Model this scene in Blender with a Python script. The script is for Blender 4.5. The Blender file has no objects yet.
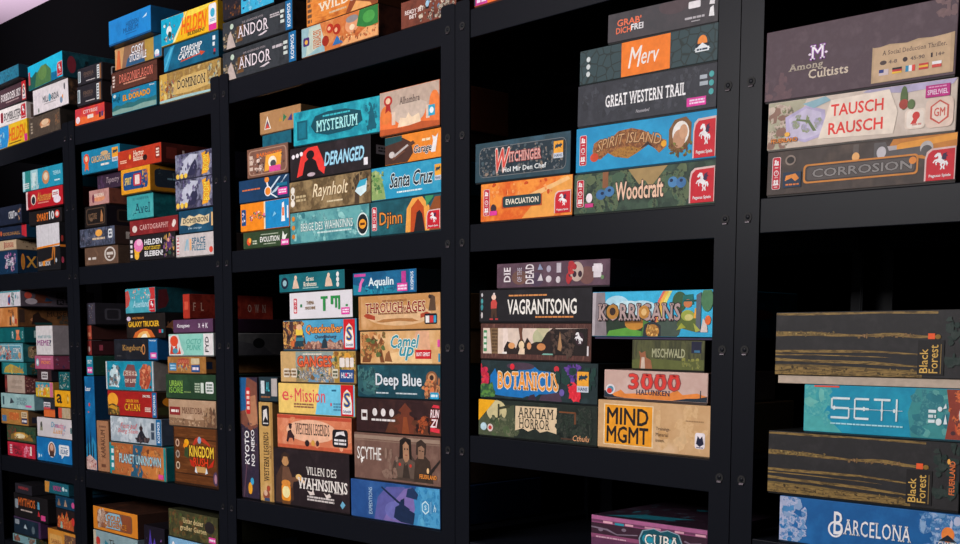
import bpy, bmesh, math, random
from mathutils import Vector, Matrix
from mathutils.geometry import tessellate_polygon
C = bpy.context.scene.collection
PI = math.pi

# ------------------------------------------------------------------ materials
def lin(h):
    v = [int(h[i:i + 2], 16) / 255 for i in (0, 2, 4)]
    return [c / 12.92 if c <= .04045 else ((c + .055) / 1.055) ** 2.4 for c in v] + [1]
MATS = {}
def base_mat(name, rough, spec):
    m = bpy.data.materials.new(name); m.use_nodes = True
    b = m.node_tree.nodes['Principled BSDF']
    b.inputs['Roughness'].default_value = rough
    b.inputs['Specular IOR Level'].default_value = spec
    return m, m.node_tree.nodes, m.node_tree.links, b
def ink(h, rough=.5):                                       # printed card of one colour, slightly uneven
    if h in MATS: return MATS[h]
    m, n, l, b = base_mat('printed_' + h, rough, .16)
    c = lin(h)
    tc = n.new('ShaderNodeTexCoord'); no = n.new('ShaderNodeTexNoise'); no.inputs['Scale'].default_value = 85; no.inputs['Detail'].default_value = 5
    mx = n.new('ShaderNodeMix'); mx.data_type = 'RGBA'
    l.new(tc.outputs['Object'], no.inputs['Vector']); l.new(no.outputs['Fac'], mx.inputs[0])
    mx.inputs[6].default_value = [x * .72 for x in c[:3]] + [1]; mx.inputs[7].default_value = [min(1, x * 1.27) for x in c[:3]] + [1]
    l.new(mx.outputs[2], b.inputs['Base Color'])
    MATS[h] = m; return m
def mottle(cols, scale, st=(1, 1)):                         # printed illustration ground: noise through a palette
    k = ('n', tuple(cols), scale, st)
    if k in MATS: return MATS[k]
    m, n, l, b = base_mat('printed_art_' + cols[0], .5, .16)
    tc = n.new('ShaderNodeTexCoord'); mp = n.new('ShaderNodeMapping')
    rnd = random.Random(str(k)); mp.inputs['Location'].default_value = (rnd.random() * 9, rnd.random() * 9, rnd.random() * 9)
    mp.inputs['Scale'].default_value = (st[0], 1, st[1])
    no = n.new('ShaderNodeTexNoise'); no.inputs['Scale'].default_value = scale * 2.6; no.inputs['Detail'].default_value = 6; no.inputs['Roughness'].default_value = .62
    cr = n.new('ShaderNodeValToRGB'); e = cr.color_ramp.elements
    while len(e) < len(cols): e.new(.5)
    for i, c in enumerate(cols):
        e[i].position = .3 + .4 * i / max(1, len(cols) - 1); e[i].color = lin(c)
    l.new(tc.outputs['Object'], mp.inputs['Vector']); l.new(mp.outputs[0], no.inputs['Vector']); l.new(no.outputs['Fac'], cr.inputs[0]); l.new(cr.outputs[0], b.inputs['Base Color'])
    MATS[k] = m; return m
def crackle(cols, scale):                                   # printed tile pattern
    k = ('v', tuple(cols), scale)
    if k in MATS: return MATS[k]
    m, n, l, b = base_mat('printed_pattern_' + cols[0], .5, .16)
    tc = n.new('ShaderNodeTexCoord'); vo = n.new('ShaderNodeTexVoronoi'); vo.feature = 'DISTANCE_TO_EDGE'; vo.inputs['Scale'].default_value = scale * 2.2
    cr = n.new('ShaderNodeValToRGB'); cr.color_ramp.elements[0].color = lin(cols[1]); cr.color_ramp.elements[1].color = lin(cols[0]); cr.color_ramp.elements[0].position = .02; cr.color_ramp.elements[1].position = .08
    l.new(tc.outputs['Object'], vo.inputs['Vector']); l.new(vo.outputs['Distance'], cr.inputs[0]); l.new(cr.outputs[0], b.inputs['Base Color'])
    MATS[k] = m; return m
def paint(name, h, rough, bump=0., bscale=400, spec=.4, metal=0.):
    m, n, l, b = base_mat(name, rough, spec)
    b.inputs['Base Color'].default_value = lin(h); b.inputs['Metallic'].default_value = metal
    if bump:
        tc = n.new('ShaderNodeTexCoord'); no = n.new('ShaderNodeTexNoise'); no.inputs['Scale'].default_value = bscale; no.inputs['Detail'].default_value = 3
        bp = n.new('ShaderNodeBump'); bp.inputs['Strength'].default_value = bump; bp.inputs['Distance'].default_value = .001
        l.new(tc.outputs['Object'], no.inputs['Vector']); l.new(no.outputs['Fac'], bp.inputs['Height']); l.new(bp.outputs[0], b.inputs['Normal'])
    return m

# ------------------------------------------------------------------ print vocabulary (u along a face, v up it, both 0..1)
def R(a, b, c, d, col): return ('P', [a, b, a, d, c, d, c, b], col)
def RR(a, b, c, d, col): return ('RR', a, b, c, d, col)
def E(u, v, ru, rv, col): return ('E', u, v, ru, rv, col)
def P(pts, col): return ('P', pts, col)
def T(t, u, v, w, h, col, style='', out=None): return ('T', t, u, v, w, h, col, style, out)
def D(a, b, c, d, rows, col): return ('D', a, b, c, d, rows, col)
def X(a, b, c, d, n, cols, seed, size=None): return ('X', a, b, c, d, n, cols, seed, size)
def N(cols, scale, st=(1, 1)): return ('N', cols, scale, st)
def V(cols, scale): return ('V', cols, scale)
def IC(a, b, c, d): return ('IC', a, b, c, d)
def HRS(a, b, c, d, col): return ('HRS', a, b, c, d, col)
def LOW(els, s):                                            # push a layout up towards the top edge of a face
    q = lambda v: 1 - (1 - v) * s
    o = []
    for e in els:
        if e[0] == 'P': o.append(('P', [q(x) if i % 2 else x for i, x in enumerate(e[1])], e[2]))
        elif e[0] == 'E': o.append(('E', e[1], q(e[2]), e[3], e[4] * s, e[5]))
        elif e[0] == 'T': o.append(e[:3] + (q(e[3]), e[4], e[5] * s) + e[6:])
        elif e[0] == 'D': o.append(('D', e[1], q(e[2]), e[3], q(e[4])) + e[5:])
        else: o.append(e)
    return o
def PEG(a, b, c, d): return ('PEG', a, b, c, d)
def HIG(a, b, c, d): return ('HIG', a, b, c, d)
def SCH(a, b): return ('SCH', a, b)
def KOS(a, b): return ('KOS', a, b)
def SETI(a, b, c, d): return ('SETI', a, b, c, d)
HORSE = [[.36,.50,.40,.66,.52,.72,.64,.58,.64,.44,.50,.40],[.38,.58,.37,.80,.27,.73,.20,.77,.24,.86,.34,.95,.46,.93,.54,.70],[.38,.55,.24,.54,.18,.45,.14,.48,.21,.61,.38,.67],
    [.38,.50,.31,.46,.33,.35,.28,.35,.25,.48,.37,.60],[.50,.46,.46,.34,.52,.25,.47,.12,.53,.12,.58,.25,.54,.34,.64,.48],[.56,.46,.64,.36,.58,.24,.62,.12,.68,.13,.65,.26,.71,.36,.64,.54],[.62,.52,.75,.53,.82,.4,.77,.26,.73,.38,.70,.44,.62,.44]]
ANIMAL = [.12,.5,.2,.62,.12,.72,.3,.7,.36,.82,.44,.7,.66,.72,.78,.86,.8,.74,.92,.7,.86,.56,.74,.54,.84,.36,.7,.46,.5,.5,.36,.34,.38,.5,.2,.36]
def expand(els):
    out = []
    for e in els:
        k = e[0]
        if k in ('PEG', 'HIG'):
            a, b, c, d = e[1:]
            f = lambda pts: [q for i in range(0, len(pts), 2) for q in (a + (c - a) * pts[i], b + (d - b) * pts[i + 1])]
            if k == 'PEG':
                out += [('P', f([-.06,0,-.06,.72,.0,.94,.16,1.04,1.05,1.06,1.05,0]), 'd8b8b4'), ('P', f([0,0,0,.7,.06,.88,.2,.98,1,1,1,0]), 'c4202e')]
                hp = lambda pts: f([.5 + .82 * (p - .48) if i % 2 == 0 else .26 + .66 * p for i, p in enumerate(pts)])
                out += [('P', hp(q), 'ece6e6') for q in HORSE]
                out += [('P', hp([.52,.66,.58,.88,.76,.95,.71,.84,.80,.78,.71,.72,.74,.62,.6,.58]), '3a2a48'), ('T', 'Pegasus Spiele', a + (c - a) * .5, b + (d - b) * .14, (c - a) * .78, (d - b) * .12, 'ece2e2', 'b', None)]
            else:
                out += [('P', f([0,.3,0,1,1,1,1,.3]), 'f0a234'), ('P', f([p if i % 2 == 0 else .3 + .7 * p for i, p in enumerate(ANIMAL)]), '1c3a4c'), ('P', f([0,0,0,.3,1,.3,1,0]), 'c4ccd6'), ('T', 'HANS', a + (c - a) * .5, b + (d - b) * .15, (c - a) * .8, (d - b) * .18, '3a4a6a', 'b', None)]
        elif k == 'HRS':
            a, b, c, d, col = e[1:]
            out += [('P', [q for i in range(0, len(p), 2) for q in (a + (c - a) * p[i], b + (d - b) * p[i + 1])], col) for p in HORSE]
        elif k == 'IC':                                      # red strip of player, time and age signs
            a, b, c, d = e[1:]; w = c - a; q = d - b; m = (a + c) / 2
            out += [RR(a, b, c, d, 'dcc4c4'), RR(a + w * .07, b + q * .015, c - w * .07, d - q * .015, 'bf2638')]
            def pawn(x, y, s): return [E(x, y + q * .055 * s, w * .13 * s, q * .045 * s, 'f0dede'), P([x - w * .2 * s, y - q * .07 * s, x - w * .06 * s, y + q * .04 * s, x + w * .06 * s, y + q * .04 * s, x + w * .2 * s, y - q * .07 * s], 'f0dede')]
            out += pawn(m - w * .12, b + q * .82, 1) + pawn(m + w * .14, b + q * .8, .8)
            out += [R(a + w * .3, b + q * .66, c - w * .3, b + q * .69, 'e6c8c8'), E(m, b + q * .5, w * .28, q * .09, 'f0dede'), E(m, b + q * .5, w * .2, q * .065, 'bf2638'), R(m - w * .03, b + q * .5, m + w * .03, b + q * .55, 'f0dede'), R(a + w * .28, b + q * .36, c - w * .28, b + q * .38, 'e6c8c8')]
            out += pawn(m - w * .15, b + q * .2, 1) + pawn(m + w * .15, b + q * .2, 1) + [R(a + w * .3, b + q * .06, c - w * .3, b + q * .09, 'e6c8c8')]
        elif k == 'SCH':
            a, b = e[1:]; w = b - a; m = (a + b) / 2
            out += [R(a, 0, b, 1, 'cc2028'), ('P', [a + w * .12, .06, a + w * .12, .42, a + w * .24, .74, m, .86, b - w * .24, .74, b - w * .12, .42, b - w * .12, .06], 'e6e4e4'),
                    ('T', 'S', m, .52, w * .5, .46, '2a4a90', 'b', 'e8c030'), ('T', 'Schmidt', m, .15, w * .62, .1, '2a3a6a', 'b', None)]
        elif k == 'KOS':
            a, b = e[1:]; out += [R(a, 0, b, 1, '16659a'), ('T', 'KOSMOS', (a + b) / 2, .5, (b - a) * .5, .8, 'dfe8f0', 'bu', None)]
        elif k == 'SETI':
            a, b, c, d = e[1:]; w = c - a; h = d - b; t = .1; col = 'd8eaee'
            def q(x0, y0, x1, y1): return R(a + w * x0, b + h * y0, a + w * x1, b + h * y1, col)
            s = .018
            out += [q(.02, 1 - t, .27, 1), q(0, .5, s + .005, 1 - t * .5), q(.01, .45, .26, .45 + t), q(.25, .05, .27, .5), q(.0, 0, .26, t)]
            out += [q(.35, 0, .55, t), q(.35, .45, .55, .45 + t), q(.35, 1 - t, .55, 1), q(.335, .05, .355, .95)]
            out += [q(.62, 1 - t, .86, 1), q(.73, 0, .75, 1), q(.94, 0, .965, 1), q(0, .47, 1.04, .49)]
            out += [E(a + w * .05, b + h * .5, w * .02, h * .1, col), E(a + w * .48, b + h * .5, w * .02, h * .1, col), E(a + w * .74, b + h * .47, w * .018, h * .09, col), E(a + w * .92, b + h * .47, w * .018, h * .09, col)]
        else: out.append(e)
    return out

# ------------------------------------------------------------------ lettering
GLYPH = {}
def add_serifs(vs, fs, cap):
    cnt = {}
    for f in fs:
        for i in range(len(f)):
            k = tuple(sorted((f[i], f[(i + 1) % len(f)]))); cnt[k] = cnt.get(k, 0) + 1
    ed = [k for k, c in cnt.items() if c == 1]
    new = []
    for y, y0, y1 in ((cap * .07, 0, cap * .075), (cap * .93, cap * .925, cap)):
        xs = sorted(vs[a][0] + (vs[b][0] - vs[a][0]) * (y - vs[a][1]) / (vs[b][1] - vs[a][1]) for a, b in ed if (vs[a][1] - y) * (vs[b][1] - y) < 0)
        for i in range(0, len(xs) - 1, 2):
            if xs[i + 1] - xs[i] < cap * .27:
                s = cap * .1; new.append((xs[i] - s, y0, xs[i + 1] + s, y1))
    for a, b, c, d in new:
        n = len(vs); vs += [(a, b), (c, b), (c, d), (a, d)]; fs.append((n, n + 1, n + 2, n + 3))
def glyphs(need):                                           # every string as triangles in its own unit box
    tmp = []
    for key in need:
        t, st, ol = key
        cu = bpy.data.curves.new('text', 'FONT'); cu.body = t; cu.dimensions = '2D'; cu.fill_mode = 'BOTH'; cu.resolution_u = 2
        cu.shear = .28 if 'i' in st else 0
        if 's' in st: cu.space_character = 1.08
        o = bpy.data.objects.new('text', cu); C.objects.link(o); tmp.append((key, o))
    dg = bpy.context.evaluated_depsgraph_get(); dg.update()
    raw = {}
    for key, o in tmp:
        me = bpy.data.meshes.new_from_object(o.evaluated_get(dg))
        vs = [(v.co.x, v.co.y) for v in me.vertices]; fs = [tuple(p.vertices) for p in me.polygons]
        if 's' in key[1] and vs: add_serifs(vs, fs, .69)
        raw[key] = (vs, fs); bpy.data.meshes.remove(me)
    for key, o in tmp:
        cu = o.data; bpy.data.objects.remove(o); bpy.data.curves.remove(cu)
    for key, (vs, fs) in raw.items():
        rv = raw[(key[0], key[1], False)][0]
        x0 = min(v[0] for v in rv); x1 = max(v[0] for v in rv); y0 = min(v[1] for v in rv); y1 = max(v[1] for v in rv)
        b = (.02 if 'b' in key[1] else .005) + (.04 if key[2] else 0)     # heavier faces: the outline repeated around itself
        ring = [(b * math.cos(i * PI / 4), b * math.sin(i * PI / 4)) for i in range(8)]
        b0 = .02 if 'b' in key[1] else .005; x0 -= b0; x1 += b0; y0 -= b0; y1 += b0; gv, gf = [], []
        for dx, dy in ring:
            n = len(gv); gv += [((x + dx - x0) / (x1 - x0) - .5, (y + dy - y0) / (y1 - y0) - .5) for x, y in vs]; gf += [tuple(n + q for q in f) for f in fs]
        GLYPH[key] = (gv, gf, len(vs))

# ------------------------------------------------------------------ mesh helpers
class Sheet:                                                # printed shapes collected into one mesh
    def __init__(s): s.v = []; s.f = []; s.m = []; s.mats = []
    def face(s, pts, mat):
        if mat not in s.mats: s.mats.append(mat)
        n = len(s.v); s.v += pts; s.f.append(tuple(range(n, n + len(pts)))); s.m.append(s.mats.index(mat))
    def many(s, pts, faces, mat):
        if mat not in s.mats: s.mats.append(mat)
        n = len(s.v); s.v += pts; i = s.mats.index(mat)
        for f in faces: s.f.append(tuple(n + k for k in f)); s.m.append(i)
    def build(s, name, parent):
        if not s.f: return None
        me = bpy.data.meshes.new(name); me.from_pydata(s.v, [], s.f)
        for m in s.mats: me.materials.append(m)
        me.polygons.foreach_set('material_index', s.m); me.update()
        o = bpy.data.objects.new(name, me); C.objects.link(o); o.parent = parent
        return o
def box_bm(bm, x0, x1, y0, y1, z0, z1, bev=0.):
    r = bmesh.ops.create_cube(bm, size=1)
    bmesh.ops.transform(bm, verts=r['verts'], matrix=Matrix.Translation(((x0 + x1) / 2, (y0 + y1) / 2, (z0 + z1) / 2)) @ Matrix.Diagonal((x1 - x0, y1 - y0, z1 - z0, 1)))
    if bev:
        es = list({e for v in r['verts'] for e in v.link_edges})
        bmesh.ops.bevel(bm, geom=es, offset=bev, segments=2, profile=.5, affect='EDGES', clamp_overlap=True)
def obj(name, bm, mat, parent=None):
    me = bpy.data.meshes.new(name); bm.normal_update(); bm.to_mesh(me); bm.free(); me.materials.append(mat)
    o = bpy.data.objects.new(name, me); C.objects.link(o)
    if parent: o.parent = parent
    return o
def boxobj(name, dims, mat, parent=None, bev=0.):
    bm = bmesh.new(); box_bm(bm, *dims, bev); return obj(name, bm, mat, parent)

# ------------------------------------------------------------------ one boxed game
def draw(els, to3, wm, hm, art, title, logo, k0=0, pitch=1.):
    """els on a face of wm x hm metres; to3(u, v, lift) gives the point on the box"""
    k = k0
    cl = lambda x: min(1., max(0., x))
    U = lambda u: u * pitch / (1 + u * (pitch - 1))          # the print runs slightly tighter towards one end
    def poly(sh, pts, mat, k): sh.face([to3(U(cl(pts[i])), cl(pts[i + 1]), k) for i in range(0, len(pts), 2)], mat)
    src = []
    for e in els:
        brand = e[0] in ('PEG', 'HIG', 'SCH', 'KOS')
        for x in expand([e]): src.append((x, brand))
    for e, brand in src:
        k += 1; sh = logo if brand else art; t = e[0]
        if t == 'N': poly(sh, [0, 0, 0, 1, 1, 1, 1, 0], mottle(e[1], e[2], e[3]), k)
        elif t == 'V': poly(sh, [0, 0, 0, 1, 1, 1, 1, 0], crackle(e[1], e[2]), k)
        elif t == 'P': poly(sh, e[1], ink(e[2]) if isinstance(e[2], str) else mottle(e[2][:-1], *e[2][-1]), k)
        elif t == 'E':
            u, v, ru, rv, c = e[1:]; poly(sh, [q for i in range(22) for q in (u + ru * math.cos(-i * PI / 11), v + rv * math.sin(-i * PI / 11))], ink(c), k)
        elif t == 'RR':
            a, b, c, d, col = e[1:]; r = .2 * min((c - a) * wm, (d - b) * hm); ru, rv = r / wm, r / hm; pts = []
            for cx, cy, s in ((c - ru, d - rv, 0), (c - ru, b + rv, 3), (a + ru, b + rv, 2), (a + ru, d - rv, 1)):
                for i in range(4):
                    an = s * PI / 2 + PI / 2 - i * PI / 6; pts += [cx + ru * math.cos(an), cy + rv * math.sin(an)]
            poly(sh, pts, ink(col), k)
        elif t == 'X':
            a, b, c, d, n, cols, seed, size = e[1:]; rn = random.Random(seed * 77 + n)
            n = int(n * 2.6) + 2; sz = size * wm * .52 if size else .085 * min((c - a) * wm, (d - b) * hm) + .0015
            for i in range(n):
                u = a + (c - a) * rn.random(); v = b + (d - b) * rn.random(); s0 = sz * (.45 + .9 * rn.random()); an0 = rn.random() * 6; st = .6 + .8 * rn.random(); m = rn.randint(6, 9); pts = []
                for j in range(m):
                    an = an0 - j * 2 * PI / m; r = s0 * (.6 + .6 * rn.random()); pts += [u + r * math.cos(an) * st / wm, v + r * math.sin(an) / st / hm]
                k += .12
                poly(sh, pts, mottle(cols + [cols[0]], 42) if rn.random() < .72 and len(cols) > 1 else ink(rn.choice(cols)), k)
        elif t == 'D':
            a, b, c, d, rows, col = e[1:]; rn = random.Random(int(a * 997 + b * 331 + rows)); rh = (d - b) / rows
            for r in range(rows):
                u = a
                while u < c - .004:
                    w = min(c - u, (.25 + .6 * rn.random()) * max(rh * hm * 3.2, .004) / wm); poly(sh, [u, b + rh * (r + .18), u, b + rh * (r + .8), u + w, b + rh * (r + .8), u + w, b + rh * (r + .18)], ink(col), k); u += w + .25 * max(rh * hm, .002) / wm
        elif t == 'T':
            _, s, u, v, w, h, col, st, ol = e
            key = (s, st.replace('u', '').replace('a', ''), False); sht = logo if brand or title is None else Sheet()
            if sht is not logo: title.append(sht)
            sht.big = w * h; w *= pitch / (1 + u * (pitch - 1)) ** 2; u = U(u)
            arc = 2.2 * h if 'a' in st else 0
            def place(g, kk):
                vs, fs, nv = g
                if 'u' in st: p = [to3(cl(u - y * w), cl(v + x * h), kk + i // nv * .12) for i, (x, y) in enumerate(vs)]
                else: p = [to3(cl(u + x * w), cl(v + y * h + (arc * (.25 - x * x) if arc else 0)), kk + i // nv * .12) for i, (x, y) in enumerate(vs)]
                return p, fs
            if ol:
                p, fs = place(GLYPH[(s, key[1], True)], k); sht.many(p, fs, ink(ol)); k += 1
            p, fs = place(GLYPH[key], k); sht.many(p, fs, ink(col))
    return k
LIFT = .00004
def game_box(key, group):
    bay, lev, x, y, z, roll, yaw, w, h, d, pitch = GE[key]
    sp = S[key]; label, base, side, front, sel = sp[:5]; top = sp[5] if len(sp) > 5 else []
    M = Matrix.Rotation(yaw, 4, 'Z') @ Matrix.Rotation(-roll, 4, 'Y')
    loc = Vector((x, y, z)) + M @ Vector((w / 2, d / 2, 0))
    r = bpy.data.objects.new('board_game_box', None); C.objects.link(r); r.empty_display_size = .05
    r.location = loc; r.rotation_euler = M.to_euler(); r['label'] = label; r['category'] = 'board game'; r['group'] = group
    tb = TRAY.get(key, .0022); ti = .004 if key in TRAY else .0012
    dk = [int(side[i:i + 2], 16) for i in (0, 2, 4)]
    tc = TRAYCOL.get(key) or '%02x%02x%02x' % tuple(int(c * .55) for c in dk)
    boxobj('tray', (-w / 2 + ti, w / 2 - ti, -d / 2 + ti, d / 2 - ti, 0, h - .004), ink(tc), r)
    lid = boxobj('lid', (-w / 2, w / 2, -d / 2, d / 2, tb, h), ink(base), r, .0011)
    lid.data.materials.append(ink(side)); lid.data.materials.append(ink(side))  # faces other than the front take a tone mostly darkened for shade
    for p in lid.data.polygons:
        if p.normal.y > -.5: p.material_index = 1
    e = .0009; v0 = tb + e
    art, title, logo = Sheet(), [], Sheet()
    fr = lambda u, v, k: (-w / 2 + e + u * (w - 2 * e), -d / 2 - .0001 - LIFT * k, v0 + v * (h - e - v0))
    if front[0][0] not in 'NV': front = [R(0, 0, 1, 1, base)] + front
    draw(front, fr, w - 2 * e, h - e - v0, art, title, logo, 0, pitch)
    a = art.build('cover_art', lid); b = [q.build('lettering' if i else 'title_lettering', lid) for i, q in enumerate(sorted(title, key=lambda q: -q.big))]; c = logo.build('publisher_logo', lid)
    if sel:
        s1 = Sheet()
        sd = lambda u, v, k: (w / 2 + .0001 + LIFT * k, -d / 2 + e + u * (d - 2 * e), v0 + v * (h - e - v0))
        draw(sel, sd, d - 2 * e, h - e - v0, s1, None, s1); s1.build('side_art', lid)
    if top:
        s1 = Sheet()
        tp = lambda u, v, k: (-w / 2 + e + u * (w - 2 * e), -d / 2 + e + v * (d - 2 * e), h + .0001 + LIFT * k)
        draw(top, tp, w - 2 * e, d - 2 * e, s1, None, s1); s1.build('top_art', lid)
    return r
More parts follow.
